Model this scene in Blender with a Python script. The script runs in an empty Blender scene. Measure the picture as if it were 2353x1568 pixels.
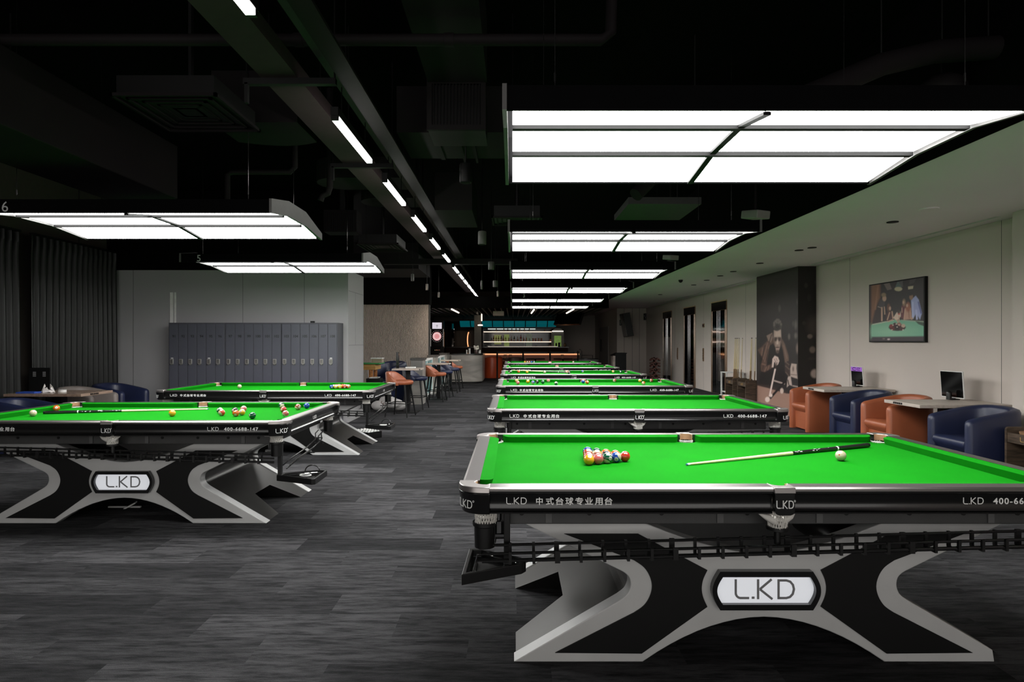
import bpy, math, random
import numpy as np
from math import sin, cos, pi, radians as R
from mathutils import Vector, Matrix

S = bpy.context.scene
col = S.collection
# ---------------------------------------------------------------- camera, world, exposure
H = 1.4575          # camera height
F = 1400.0          # focal length in pixels of the 2353 x 1568 frame
VX, VY = 1178.0, 784.5
cam = bpy.data.cameras.new('camera')
cam.sensor_width = 36.0
cam.lens = F / 2353 * 36.0
cam.shift_x = -(VX - 1176.5) / 2353
cam.shift_y = (VY - 784.0) / 2353
cam.clip_start, cam.clip_end = 0.05, 100
co = bpy.data.objects.new('camera', cam)
co.location = (0, 0, H)
co.rotation_euler = (pi / 2, 0, 0)
col.objects.link(co)
S.camera = co
w = bpy.data.worlds.new('world')
S.world = w
w.use_nodes = True
bg = w.node_tree.nodes['Background']
bg.inputs[0].default_value = (1.0, 0.97, 0.93, 1)
bg.inputs[1].default_value = 1.6      # ambient fill added for frontal light; no wall built behind the camera
S.view_settings.view_transform = 'Standard'
S.view_settings.look = 'None'
S.view_settings.exposure = 0.0
S.view_settings.gamma = 1.0
S.view_settings.use_curve_mapping = False
try:
    c = S.cycles
    c.max_bounces = 6; c.diffuse_bounces = 3; c.glossy_bounces = 3; c.transmission_bounces = 4
    c.caustics_reflective = False; c.caustics_refractive = False
    c.sample_clamp_indirect = 4.0
    c.use_denoising = True
except Exception:
    pass
PANEL = 19.0        # radiance of the billiard light panels
BAR = 20.0           # radiance of the linear lamps


def P(x, y, Y):
    """world point seen at pixel (x, y) at depth Y"""
    return Vector(((x - VX) * Y / F, Y, H - (y - VY) * Y / F))


# ---------------------------------------------------------------- materials
MATS = {}


def lin(c):
    return tuple(((v / 255 / 12.92) if v / 255 <= 0.04045 else ((v / 255 + 0.055) / 1.055) ** 2.4) for v in c)


def mat(name, color, rough=0.5, metal=0.0, emit=None, es=0.0, var=0.08, vs=12.0, bump=0.0, bs=200.0, coat=0.0, spec=0.5, trans=0.0, ani=None):
    if name in MATS:
        return MATS[name]
    m = bpy.data.materials.new(name)
    m.use_nodes = True
    nt = m.node_tree
    b = nt.nodes['Principled BSDF']
    b.inputs['Roughness'].default_value = rough
    b.inputs['Metallic'].default_value = metal
    b.inputs['Specular IOR Level'].default_value = spec
    b.inputs['Coat Weight'].default_value = coat
    b.inputs['Coat Roughness'].default_value = 0.08
    b.inputs['Transmission Weight'].default_value = trans
    tc = nt.nodes.new('ShaderNodeTexCoord')
    if var > 0:
        n = nt.nodes.new('ShaderNodeTexNoise')
        n.inputs['Scale'].default_value = vs
        n.inputs['Detail'].default_value = 3
        if ani:
            mp = nt.nodes.new('ShaderNodeMapping')
            mp.inputs['Scale'].default_value = ani
            nt.links.new(tc.outputs['Object'], mp.inputs[0])
            nt.links.new(mp.outputs[0], n.inputs['Vector'])
        else:
            nt.links.new(tc.outputs['Object'], n.inputs['Vector'])
        r = nt.nodes.new('ShaderNodeValToRGB')
        r.color_ramp.elements[0].position = 0.3
        r.color_ramp.elements[1].position = 0.7
        r.color_ramp.elements[0].color = tuple(v * (1 - var) for v in color) + (1,)
        r.color_ramp.elements[1].color = tuple(min(1, v * (1 + var)) for v in color) + (1,)
        nt.links.new(n.outputs['Fac'], r.inputs[0])
        nt.links.new(r.outputs[0], b.inputs['Base Color'])
    else:
        b.inputs['Base Color'].default_value = tuple(color) + (1,)
    if bump > 0:
        n2 = nt.nodes.new('ShaderNodeTexNoise')
        n2.inputs['Scale'].default_value = bs
        nt.links.new(tc.outputs['Object'], n2.inputs['Vector'])
        bp = nt.nodes.new('ShaderNodeBump')
        bp.inputs['Strength'].default_value = bump
        bp.inputs['Distance'].default_value = 0.002
        nt.links.new(n2.outputs['Fac'], bp.inputs['Height'])
        nt.links.new(bp.outputs[0], b.inputs['Normal'])
    if emit:
        b.inputs['Emission Color'].default_value = tuple(emit) + (1,)
        b.inputs['Emission Strength'].default_value = es
    MATS[name] = m
    return m


def marble(name, base, vein, scale=1.2):
    if name in MATS:
        return MATS[name]
    m = mat(name, base, 0.35, var=0)
    nt = m.node_tree
    b = nt.nodes['Principled BSDF']
    tc = nt.nodes.new('ShaderNodeTexCoord')
    mp = nt.nodes.new('ShaderNodeMapping')
    mp.inputs['Scale'].default_value = (0.5, 0.5, 2.2)
    mp.inputs['Rotation'].default_value = (0.2, 0.35, 0)
    n = nt.nodes.new('ShaderNodeTexNoise')
    n.inputs['Scale'].default_value = scale
    n.inputs['Detail'].default_value = 6
    n.inputs['Distortion'].default_value = 1.2
    r = nt.nodes.new('ShaderNodeValToRGB')
    for e, (p, cc) in zip((r.color_ramp.elements[0], r.color_ramp.elements[1]), ((0.38, vein), (0.58, base))):
        e.position = p
        e.color = cc + (1,)
    nt.links.new(tc.outputs['Object'], mp.inputs[0])
    nt.links.new(mp.outputs[0], n.inputs['Vector'])
    nt.links.new(n.outputs['Fac'], r.inputs[0])
    nt.links.new(r.outputs[0], b.inputs['Base Color'])
    return m


def wood(name, a, bcol, rough=0.45, scale=(1, 12, 12)):
    if name in MATS:
        return MATS[name]
    m = mat(name, a, rough, var=0)
    nt = m.node_tree
    b = nt.nodes['Principled BSDF']
    tc = nt.nodes.new('ShaderNodeTexCoord')
    mp = nt.nodes.new('ShaderNodeMapping')
    mp.inputs['Scale'].default_value = scale
    n = nt.nodes.new('ShaderNodeTexNoise')
    n.inputs['Scale'].default_value = 3
    n.inputs['Detail'].default_value = 5
    n.inputs['Distortion'].default_value = 0.6
    r = nt.nodes.new('ShaderNodeValToRGB')
    r.color_ramp.elements[0].position = 0.35
    r.color_ramp.elements[0].color = tuple(a) + (1,)
    r.color_ramp.elements[1].position = 0.65
    r.color_ramp.elements[1].color = tuple(bcol) + (1,)
    nt.links.new(tc.outputs['Object'], mp.inputs[0])
    nt.links.new(mp.outputs[0], n.inputs['Vector'])
    nt.links.new(n.outputs['Fac'], r.inputs[0])
    nt.links.new(r.outputs[0], b.inputs['Base Color'])
    return m


def carpet():
    m = mat('carpet', (0.03, 0.03, 0.03), 0.95, var=0, spec=0.1)
    nt = m.node_tree
    b = nt.nodes['Principled BSDF']
    L = nt.links.new
    tc = nt.nodes.new('ShaderNodeTexCoord')
    br = nt.nodes.new('ShaderNodeTexBrick')
    br.inputs['Color1'].default_value = (0, 0, 0, 1)
    br.inputs['Color2'].default_value = (1, 1, 1, 1)
    br.inputs['Mortar'].default_value = (0.3, 0.3, 0.3, 1)
    br.inputs['Scale'].default_value = 1.0
    br.inputs['Mortar Size'].default_value = 0.0
    br.inputs['Brick Width'].default_value = 1.0
    br.inputs['Row Height'].default_value = 0.25
    br.offset = 0.0
    # every row of planks starts at its own place
    sx_ = nt.nodes.new('ShaderNodeSeparateXYZ'); L(tc.outputs['Object'], sx_.inputs[0])
    q1 = nt.nodes.new('ShaderNodeMath'); q1.operation = 'DIVIDE'; q1.inputs[1].default_value = 0.25; L(sx_.outputs['Y'], q1.inputs[0])
    q2 = nt.nodes.new('ShaderNodeMath'); q2.operation = 'FLOOR'; L(q1.outputs[0], q2.inputs[0])
    q3 = nt.nodes.new('ShaderNodeMath'); q3.operation = 'MULTIPLY_ADD'; q3.inputs[1].default_value = 0.383; L(q2.outputs[0], q3.inputs[0]); L(sx_.outputs['X'], q3.inputs[2])
    cx_ = nt.nodes.new('ShaderNodeCombineXYZ'); L(q3.outputs[0], cx_.inputs['X']); L(sx_.outputs['Y'], cx_.inputs['Y'])
    L(cx_.outputs[0], br.inputs['Vector'])
    # streaks running along x, shifted plank by plank
    sh = nt.nodes.new('ShaderNodeVectorMath'); sh.operation = 'MULTIPLY_ADD'
    sh.inputs[1].default_value = (37.0, 0.0, 11.0)
    L(br.outputs['Color'], sh.inputs[0])
    L(tc.outputs['Object'], sh.inputs[2])
    mp = nt.nodes.new('ShaderNodeMapping')
    mp.inputs['Scale'].default_value = (2.6, 17.0, 1.0)
    L(sh.outputs[0], mp.inputs[0])
    n1 = nt.nodes.new('ShaderNodeTexNoise')
    n1.inputs['Scale'].default_value = 1.5; n1.inputs['Detail'].default_value = 8; n1.inputs['Roughness'].default_value = 0.72
    L(mp.outputs[0], n1.inputs['Vector'])
    n2 = nt.nodes.new('ShaderNodeTexNoise')
    n2.inputs['Scale'].default_value = 260; n2.inputs['Detail'].default_value = 2
    L(tc.outputs['Object'], n2.inputs['Vector'])
    r = nt.nodes.new('ShaderNodeValToRGB')
    e = r.color_ramp.elements
    e[0].position, e[0].color = 0.38, (0.20, 0.20, 0.22, 1)
    e[1].position, e[1].color = 0.62, (1, 1, 1, 1)
    L(n1.outputs['Fac'], r.inputs[0])
    a1 = nt.nodes.new('ShaderNodeMath'); a1.operation = 'MULTIPLY_ADD'
    a1.inputs[1].default_value = 0.95; a1.inputs[2].default_value = 0.34
    L(br.outputs['Color'], a1.inputs[0])
    a2 = nt.nodes.new('ShaderNodeMath'); a2.operation = 'MULTIPLY'
    L(a1.outputs[0], a2.inputs[0]); L(r.outputs[0], a2.inputs[1])
    a3 = nt.nodes.new('ShaderNodeMath'); a3.operation = 'MULTIPLY_ADD'
    a3.inputs[1].default_value = 1.1; a3.inputs[2].default_value = 0.45
    L(n2.outputs['Fac'], a3.inputs[0])
    a4 = nt.nodes.new('ShaderNodeMath'); a4.operation = 'MULTIPLY'
    L(a2.outputs[0], a4.inputs[0]); L(a3.outputs[0], a4.inputs[1])
    mx = nt.nodes.new('ShaderNodeMix'); mx.data_type = 'RGBA'
    mx.inputs['A'].default_value = (0.0045, 0.0045, 0.005, 1)
    mx.inputs['B'].default_value = (0.060, 0.059, 0.062, 1)
    L(a4.outputs[0], mx.inputs['Factor'])
    L(mx.outputs['Result'], b.inputs['Base Color'])
    bp = nt.nodes.new('ShaderNodeBump'); bp.inputs['Strength'].default_value = 0.5; bp.inputs['Distance'].default_value = 0.004
    L(n2.outputs['Fac'], bp.inputs['Height']); L(bp.outputs[0], b.inputs['Normal'])
    return m


def emis(name, colr, s):
    return mat(name, (0.8, 0.8, 0.8), 0.5, emit=colr, es=s, var=0)


M_BLACK = mat('black_lacquer', (0.006, 0.006, 0.006), 0.22, coat=0.3, var=0.1)
M_BLACKM = mat('black_matte', (0.004, 0.004, 0.004), 0.5, spec=0.25)
M_PLASTIC = mat('black_plastic', (0.005, 0.005, 0.005), 0.35)
M_SILVER = mat('brushed_aluminium', (0.27, 0.25, 0.245), 0.33, 1.0, var=0.05, vs=40, ani=(1, 20, 20))
M_CAST = mat('cast_aluminium', (0.42, 0.39, 0.38), 0.36, 0.9, var=0.05)
M_LEG = mat('silver_paint', (0.54, 0.54, 0.535), 0.42, 0.15, var=0.04, vs=6)
M_HULL = mat('dark_silver_paint', (0.065, 0.063, 0.06), 0.33, 0.75, var=0.1, vs=3)
M_FRAME = mat('grey_frame_paint', (0.05, 0.05, 0.05), 0.5, 0.2)
M_CLOTH = mat('green_cloth', (0.003, 0.165, 0.004), 0.95, var=0.06, vs=5, bump=0.15, bs=900, spec=0.05)
M_TAN = mat('tan_leather', (0.30, 0.17, 0.09), 0.5, bump=0.2)
M_NET = mat('white_cord', (0.62, 0.60, 0.56), 0.8)
M_LETTER = mat('white_lettering', (0.90, 0.90, 0.88), 0.5, var=0.03)
M_SIGN = mat('sign_diffuser', (0.75, 0.76, 0.78), 0.35, emit=(0.9, 0.93, 1.0), es=0.42, var=0.03)
M_SIGNL = mat('sign_letter_grey', (0.20, 0.20, 0.205), 0.5, var=0.05)
M_CHROME = mat('chrome', (0.8, 0.8, 0.8), 0.12, 1.0, var=0.02)
M_STEEL = mat('dark_steel_tube', (0.09, 0.09, 0.09), 0.2, 0.9)
M_CEIL = mat('black_ceiling_paint', (0.0028, 0.0026, 0.0027), 0.85, spec=0.03)
M_DUCT = mat('dark_grey_duct', (0.0125, 0.0105, 0.0112), 0.65, spec=0.1, var=0.12, vs=2)
M_TRAY = mat('cable_tray_brown', (0.042, 0.029, 0.031), 0.6, spec=0.15)
M_SOFFIT = mat('soffit_white_paint', (0.92, 0.81, 0.875), 0.8, var=0.02, vs=1)
M_WALL = mat('warm_grey_paint', (0.58, 0.515, 0.465), 0.75, var=0.03, vs=0.8)
M_PART = mat('grey_partition', (0.34, 0.335, 0.34), 0.45, var=0.03, vs=1)
M_DARKWALL = mat('dark_brown_wall', (0.06, 0.05, 0.043), 0.6)
M_ORANGE = mat('orange_leather', (0.34, 0.095, 0.04), 0.42, var=0.06, vs=5, bump=0.12, bs=350)
M_BLUE = mat('navy_leather', (0.013, 0.018, 0.052), 0.40, var=0.08, vs=5, bump=0.12, bs=350)
M_GREY = mat('taupe_leather', (0.20, 0.17, 0.155), 0.45, var=0.06, vs=5, bump=0.12, bs=350)
M_TOP = wood('pale_tabletop', (0.42, 0.36, 0.31), (0.52, 0.45, 0.39), 0.4, (8, 1, 8))
M_PANEL = emis('panel_diffuser', (1.0, 0.995, 0.98), PANEL)
M_BAR = emis('linear_lamp_diffuser', (1.0, 0.975, 0.93), BAR)
M_RIB = mat('lamp_frame_black', (0.0022, 0.0022, 0.0024), 0.7, spec=0.03)
M_ENDP = mat('lamp_end_plate', (0.075, 0.072, 0.07), 0.5)
M_CBAR = mat('lamp_bar_grey', (0.010, 0.010, 0.010), 0.6, spec=0.1)
M_RACK = wood('dark_rack_wood', (0.045, 0.032, 0.022), (0.11, 0.075, 0.05), 0.5, (2, 2, 14))
M_GOLD = mat('gold_lettering', (0.75, 0.48, 0.15), 0.4, 0.6)
M_MARBLE = marble('grey_marble', (0.30, 0.285, 0.26), (0.19, 0.18, 0.168))
M_GLASS = mat('teal_glass', (0.06, 0.26, 0.28), 0.12, var=0.1, vs=2)
M_MIRROR = mat('mirror_steel', (0.5, 0.5, 0.5), 0.06, 1.0, bump=0.5, bs=3.0, var=0.05)
M_BRASS = mat('bronze_trim', (0.30, 0.18, 0.10), 0.35, 0.7)
M_SCREEN = mat('black_screen', (0.004, 0.004, 0.004), 0.08)
M_WHITE = mat('white_plastic', (0.72, 0.72, 0.70), 0.45)


# ---------------------------------------------------------------- mesh building
class MB:
    def __init__(s):
        s.v, s.f, s.m = [], [], []

    def add(s, vs, fs, mi=0):
        k = len(s.v)
        s.v += [tuple(p) for p in vs]
        s.f += [tuple(i + k for i in f) for f in fs]
        s.m += [mi] * len(fs)
        return s

    def box(s, x0, x1, y0, y1, z0, z1, mi=0, mtx=None):
        vs = [Vector((x, y, z)) for z in (z0, z1) for y in (y0, y1) for x in (x0, x1)]
        if mtx:
            vs = [mtx @ p for p in vs]
        return s.add(vs, [(0, 2, 3, 1), (4, 5, 7, 6), (0, 1, 5, 4), (2, 6, 7, 3), (0, 4, 6, 2), (1, 3, 7, 5)], mi)

    def prism(s, poly, lo, hi, axis='z', mi=0, mtx=None):
        """poly of 2-d points extruded along an axis: z -> (x, y), y -> (x, z), x -> (y, z)"""
        n = len(poly)
        mk = {'z': lambda a, b, c: (a, b, c), 'y': lambda a, b, c: (a, c, b), 'x': lambda a, b, c: (c, a, b)}[axis]
        vs = [Vector(mk(a, b, lo)) for a, b in poly] + [Vector(mk(a, b, hi)) for a, b in poly]
        area = sum(poly[i][0] * poly[(i + 1) % n][1] - poly[(i + 1) % n][0] * poly[i][1] for i in range(n))
        flip = (area < 0) != (axis == 'y')
        fs = [tuple(range(n))[::-1], tuple(range(n, 2 * n))] + [(i, (i + 1) % n, (i + 1) % n + n, i + n) for i in range(n)]
        if flip:
            fs = [f[::-1] for f in fs]
        if mtx:
            vs = [mtx @ p for p in vs]
        return s.add(vs, fs, mi)

    def tube(s, pts, r, seg=8, mi=0, closed=False, cap=True):
        pts = [Vector(p) for p in pts]
        n = len(pts)
        rs = r if isinstance(r, (list, tuple)) else [r] * n
        vs, fs = [], []
        up = None
        for i, p in enumerate(pts):
            a = pts[(i - 1) % n] if (closed or i > 0) else p
            b = pts[(i + 1) % n] if (closed or i < n - 1) else p
            t = (b - a).normalized()
            if up is None:
                up = Vector((0, 0, 1)) if abs(t.z) < 0.9 else Vector((1, 0, 0))
            u = (up - t * up.dot(t)).normalized()
            up = u
            q = t.cross(u)
            for k in range(seg):
                an = 2 * pi * k / seg
                vs.append(p + (u * cos(an) + q * sin(an)) * rs[i])
        rings = n if closed else n - 1
        for i in range(rings):
            j = (i + 1) % n
            for k in range(seg):
                l = (k + 1) % seg
                fs.append((i * seg + k, i * seg + l, j * seg + l, j * seg + k))
        if cap and not closed:
            fs.append(tuple(range(seg))[::-1])
            fs.append(tuple((n - 1) * seg + k for k in range(seg)))
        return s.add(vs, fs, mi)

    def lathe(s, prof, c=(0, 0, 0), seg=20, mi=0, axis='z'):
        vs, fs = [], []
        for r, z in prof:
            for k in range(seg):
                a = 2 * pi * k / seg
                p = (r * cos(a), r * sin(a), z)
                if axis == 'y':
                    p = (p[0], -p[2], p[1])
                elif axis == 'x':
                    p = (p[2], p[0], p[1])
                vs.append((c[0] + p[0], c[1] + p[1], c[2] + p[2]))
        n = len(prof)
        for i in range(n - 1):
            for k in range(seg):
                l = (k + 1) % seg
                fs.append((i * seg + k, i * seg + l, (i + 1) * seg + l, (i + 1) * seg + k))
        fs.append(tuple(range(seg))[::-1])
        fs.append(tuple((n - 1) * seg + k for k in range(seg)))
        return s.add(vs, fs, mi)

    def sphere(s, c, r, seg=24, rings=14, mi=0, sc=(1, 1, 1)):
        prof = [(max(1e-5, r * sin(pi * i / rings)), -r * cos(pi * i / rings)) for i in range(rings + 1)]
        k = len(s.v)
        s.lathe(prof, (0, 0, 0), seg, mi)
        for i in range(k, len(s.v)):
            a = s.v[i]
            s.v[i] = (a[0] * sc[0] + c[0], a[1] * sc[1] + c[1], a[2] * sc[2] + c[2])
        return s

    def build(s, name, mats, parent=None, smooth=35, bevel=0, bseg=2, loc=None, subsurf=0, solid=0):
        me = bpy.data.meshes.new(name)
        me.from_pydata(s.v, [], s.f)
        for m in (mats if isinstance(mats, (list, tuple)) else [mats]):
            me.materials.append(m)
        if any(s.m):
            me.polygons.foreach_set('material_index', s.m)
        me.update()
        if smooth:
            me.polygons.foreach_set('use_smooth', [True] * len(me.polygons))
            try:
                me.set_sharp_from_angle(angle=R(smooth))
            except Exception:
                pass
        o = bpy.data.objects.new(name, me)
        col.objects.link(o)
        if parent:
            o.parent = parent
        if loc:
            o.location = loc
        if solid:
            md = o.modifiers.new('solid', 'SOLIDIFY'); md.thickness = solid; md.offset = 0
        if bevel:
            md = o.modifiers.new('bevel', 'BEVEL')
            md.width, md.segments, md.limit_method, md.angle_limit = bevel, bseg, 'ANGLE', R(40)
        if subsurf:
            md = o.modifiers.new('sub', 'SUBSURF'); md.levels = md.render_levels = subsurf
        return o


def tag(o, label=None, cat=None, group=None, kind=None):
    if label: o['label'] = label
    if cat: o['category'] = cat
    if group: o['group'] = group
    if kind: o['kind'] = kind
    return o


def thing(name, label, cat, loc=(0, 0, 0), rz=0, group=None):
    o = bpy.data.objects.new(name, None)
    o.empty_display_size = 0.1
    col.objects.link(o)
    o.location = loc
    o.rotation_euler = (0, 0, rz)
    return tag(o, label, cat, group)


KIDS = {}


def dup(o, loc=None, rz=None, label=None, group=None, parent=None):
    c = o.copy()
    col.objects.link(c)
    if parent: c.parent = parent
    if loc is not None: c.location = loc
    if rz is not None: c.rotation_euler = (0, 0, rz)
    if label: c['label'] = label
    if group: c['group'] = group
    for ch in list(o.children):
        dup(ch, parent=c)
    return c


def struct(name, mb, m, smooth=0, **k):
    return tag(mb.build(name, m, None, smooth, **k), kind='structure')


FONT_CACHE = {}


def text_mesh(body, size, bold=0.0, extrude=0.0006, spacing=1.0):
    key = (body, size, bold, extrude, spacing)
    if key in FONT_CACHE:
        return FONT_CACHE[key]
    cu = bpy.data.curves.new('txt', 'FONT')
    cu.body = body
    cu.size = size
    cu.extrude = extrude
    cu.offset = bold
    cu.space_character = spacing
    cu.resolution_u = 3
    o = bpy.data.objects.new('txt', cu)
    col.objects.link(o)
    dg = bpy.context.evaluated_depsgraph_get()
    dg.update()
    me = bpy.data.meshes.new_from_object(o.evaluated_get(dg))
    vs = [tuple(v.co) for v in me.vertices]
    fs = [tuple(p.vertices) for p in me.polygons]
    bpy.data.objects.remove(o)
    bpy.data.meshes.remove(me)
    FONT_CACHE[key] = (vs, fs)
    return vs, fs


def put_text(mb, body, size, mtx, bold=0.0, spacing=1.0, align='l', width=None, mi=0):
    vs, fs = text_mesh(body, size, bold, 0.0006, spacing)
    if not vs:
        return
    x0 = min(v[0] for v in vs); x1 = max(v[0] for v in vs)
    sx = (width / (x1 - x0)) if width else 1.0
    off = {'l': x0, 'c': (x0 + x1) / 2, 'r': x1}[align]
    mb.add([mtx @ Vector(((v[0] - off) * sx, v[1], v[2])) for v in vs], fs, mi)


def stroke(mb, pts, wd, mtx, th=0.0012, mi=0):
    """flat stroke of constant width along a polyline in the letter plane"""
    pts = [Vector((p[0], p[1])) for p in pts]
    n = len(pts)
    L_, R_ = [], []
    for i, p in enumerate(pts):
        a = (p - pts[i - 1]).normalized() if i > 0 else None
        b = (pts[i + 1] - p).normalized() if i < n - 1 else None
        t = ((a or b) + (b or a)).normalized()
        nn = Vector((-t.y, t.x))
        k = 1.0
        if a and b:
            k = 1 / max(0.5, t.dot(a))
        L_.append(p + nn * wd / 2 * k)
        R_.append(p - nn * wd / 2 * k)
    vs = [mtx @ Vector((q.x, q.y, th)) for q in L_ + R_] + [mtx @ Vector((q.x, q.y, 0)) for q in L_ + R_]
    fs = []
    for i in range(n - 1):
        fs.append((i, n + i, n + i + 1, i + 1))
        fs.append((2 * n + i, i, i + 1, 2 * n + i + 1))
        fs.append((n + i, 3 * n + i, 3 * n + i + 1, n + i + 1))
    fs += [(0, 2 * n, 3 * n, n), (n - 1, 2 * n - 1, 4 * n - 1, 3 * n - 1)]
    mb.add(vs, fs, mi)


def lkd(mb, h, mtx, wd=0.11, reg=False, mi=0, th=0.0012, sx=1.0):
    """the emblem lettering L . K D with a rounded L and D, letter height h, from the origin to the right"""
    w_ = wd * h
    def st(pts):
        stroke(mb, [(x * h * sx, y * h) for x, y in pts], w_, mtx, th, mi)
    e = wd / 2
    st([(e, 1)] + [(e, 0.3)] + [(e + 0.25 - 0.25 * cos(a), e + 0.25 - 0.25 * sin(a)) for a in (0.3, 0.7, 1.1, 1.45)] + [(0.73, e)])
    st([(0.86, e * 1.3), (1.0, e * 1.3)])
    st([(1.18, 1), (1.18, 0)])
    st([(1.86, 1), (1.27, 0.5)])
    st([(1.27, 0.5), (1.90, 0)])
    d = [(2.15 + e, e), (2.60, e)] + [(2.60 + 0.38 * sin(a), 0.5 - (0.5 - e) * cos(a)) for a in (0.5, 1.0, 1.57, 2.1, 2.6)] + [(2.60, 1 - e), (2.15 + e, 1 - e), (2.15 + e, 0.0)]
    st(d)
    if reg:
        c = [(3.22 + 0.11 * cos(a), 0.93 + 0.11 * sin(a)) for a in np.linspace(0, 2 * pi, 11)]
        stroke(mb, [(x * h * sx, y * h) for x, y in c], w_ * 0.4, mtx, th, mi)


def face_y(x, y, z):
    """letter plane facing -y with its origin at (x, y, z)"""
    return Matrix.Translation((x, y, z)) @ Matrix.Rotation(pi / 2, 4, 'X')


def arc(cx, cy, r, a0, a1, n=8, ry=None):
    ry = ry or r
    return [(cx + r * cos(a0 + (a1 - a0) * i / n), cy + ry * sin(a0 + (a1 - a0) * i / n)) for i in range(n + 1)]


def mirx(poly):
    return [(-x, y) for x, y in poly][::-1]


def rbox(mb, x0, x1, y0, y1, z0, z1, r=0.02, mi=0, mtx=None, n=4):
    """box with rounded vertical edges"""
    p = arc(x1 - r, y1 - r, r, 0, pi / 2, n) + arc(x0 + r, y1 - r, r, pi / 2, pi, n) + arc(x0 + r, y0 + r, r, pi, 1.5 * pi, n) + arc(x1 - r, y0 + r, r, 1.5 * pi, 2 * pi, n)
    return mb.prism(p, z0, z1, 'z', mi, mtx)


# ================================================================ SETTING
b = MB(); b.box(-9.5, 7.5, -4, 36, -0.1, 0)
struct('floor', b, carpet())
b = MB(); b.box(-9.5, 7.5, -4, 36, 4.15, 4.25)
struct('ceiling', b, M_CEIL)

XW, XE, ZS = 5.70, 3.262, H + 1.41      # right wall plane, soffit edge, soffit height
b = MB()                                 # lowered white ceiling along the right wall, with a dark slot beside the wall
b.box(XE, 5.465, -4, 34, ZS, ZS + 0.30)
b.box(5.465, 5.535, -4, 34, ZS + 0.06, ZS + 0.30, 1)  # shade of the recess put into its colour: black backing
b.box(5.535, XW + 0.1, -4, 34, ZS + 0.002, ZS + 0.30)
for y0, y1 in ((-4, 6.9), (11.3, 13.5), (24.5, 34)):
    b.box(5.465, 5.535, y0, y1, ZS + 0.001, ZS + 0.06)
struct('ceiling_soffit', b, [M_SOFFIT, M_BLACKM])
b = MB(); b.box(XE - 0.012, XE - 0.001, -4, 34, ZS, 4.15)
struct('trim_soffit', b, M_CEIL)

b = MB(); b.box(XW, XW + 0.2, -4, 26.0, 0, ZS)
for y in (7.1, 10.3, 14.9, 18.2, 21.4):
    b.box(XW - 0.001, XW, y, y + 0.006, 0, ZS, 1)
struct('wall_right', b, [M_WALL, M_FRAME])
b = MB(); b.box(5.47, XW, -4, 6.67, 0, ZS)
struct('column_right', b, M_WALL)
b = MB(); b.box(4.45, XW + 0.2, 26.0, 26.2, 0, ZS)
for x in (4.75, 5.1, 5.4):
    b.box(x, x + 0.012, 25.994, 26.0, 0, ZS, 1)
struct('wall_far_right', b, [M_WALL, M_FRAME])
b = MB(); b.box(4.45, 4.6, 26.2, 33.0, 0, ZS)
struct('wall_passage', b, M_WALL)
b = MB(); b.box(-9.5, 4.6, 33.0, 33.2, 0, 4.15)
struct('wall_back', b, M_DARKWALL)
b = MB(); b.box(2.2, 4.45, 32.9, 33.0, 0, ZS); b.box(3.3, 4.0, 32.88, 32.9, 0, 2.1)
struct('wall_back_right', b, M_WALL)
b = MB(); b.box(-7.4, -7.25, -4, 10.9, 0, 4.15)
struct('wall_left', b, M_DARKWALL)

# grey partition that carries the lockers
b = MB()
b.box(-7.4, -2.943, 10.90, 11.04, 0, 2.73)
b.box(-3.06, -2.943, 11.04, 12.02, 0, 2.73)
for x in (-6.79, -4.83, -3.73):
    b.box(x, x + 0.006, 10.896, 10.9, 0, 2.73, 1)
b.box(-6.12, -6.07, 10.88, 10.90, 0, 2.33, 2)
b.box(-6.045, -6.02, 10.885, 10.90, 0, 2.33, 2)
for z in (2.36, 1.38):
    b.box(-2.944, -2.942, 10.94, 12.0, z, z + 0.008, 1)
b.box(-2.944, -2.942, 11.4, 11.406, 1.38, 2.36, 1)
struct('wall_partition', b, [M_PART, mat('partition_seam', (0.12, 0.12, 0.12), 0.5), M_WHITE])
b = MB(); b.box(-7.4, -2.95, 10.88, 11.3, 2.73, 4.15)
struct('trim_bulkhead_lockers', b, M_CEIL)

# slatted wall beside the games corner
b = MB()
b.box(-4.6, -2.36, 17.04, 17.2, 0, 2.48, 1)
b.box(-2.36, -2.32, 17.0, 17.2, 0, 2.48, 1)
x = -4.55
while x < -2.37:
    b.box(x, x + 0.018, 17.0, 17.04, 0, 2.48)
    x += 0.0362
struct('wall_slatted', b, [mat('pale_slat', (0.42, 0.38, 0.34), 0.5), mat('slat_backing', (0.02, 0.02, 0.02), 0.7)])
b = MB(); b.box(-4.6, -2.30, 16.9, 17.3, 2.48, 4.15)
struct('trim_bulkhead_slats', b, M_CEIL)
b = MB(); b.box(-4.8, -4.6, 17.0, 33.0, 0, 4.15)
struct('wall_bar_left', b, M_DARKWALL)
# dark ceiling of thin strips over the bar
b = MB()
b.box(-4.2, 3.2, 20.3, 30.5, 2.66, 2.75, 1)
x = -4.2
while x < 3.2:
    b.box(x, x + 0.035, 20.3, 30.5, 2.565, 2.66)
    x += 0.21
b.box(-4.2, 3.2, 20.25, 20.3, 2.56, 2.95, 1)
b.box(-3.6, 2.6, 27.9, 28.0, 2.37, 2.75, 2)
struct('ceiling_bar', b, [mat('ceiling_strip', (0.10, 0.09, 0.085), 0.5), M_CEIL, mat('bar_fascia', (0.05, 0.036, 0.032), 0.6)])


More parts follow.
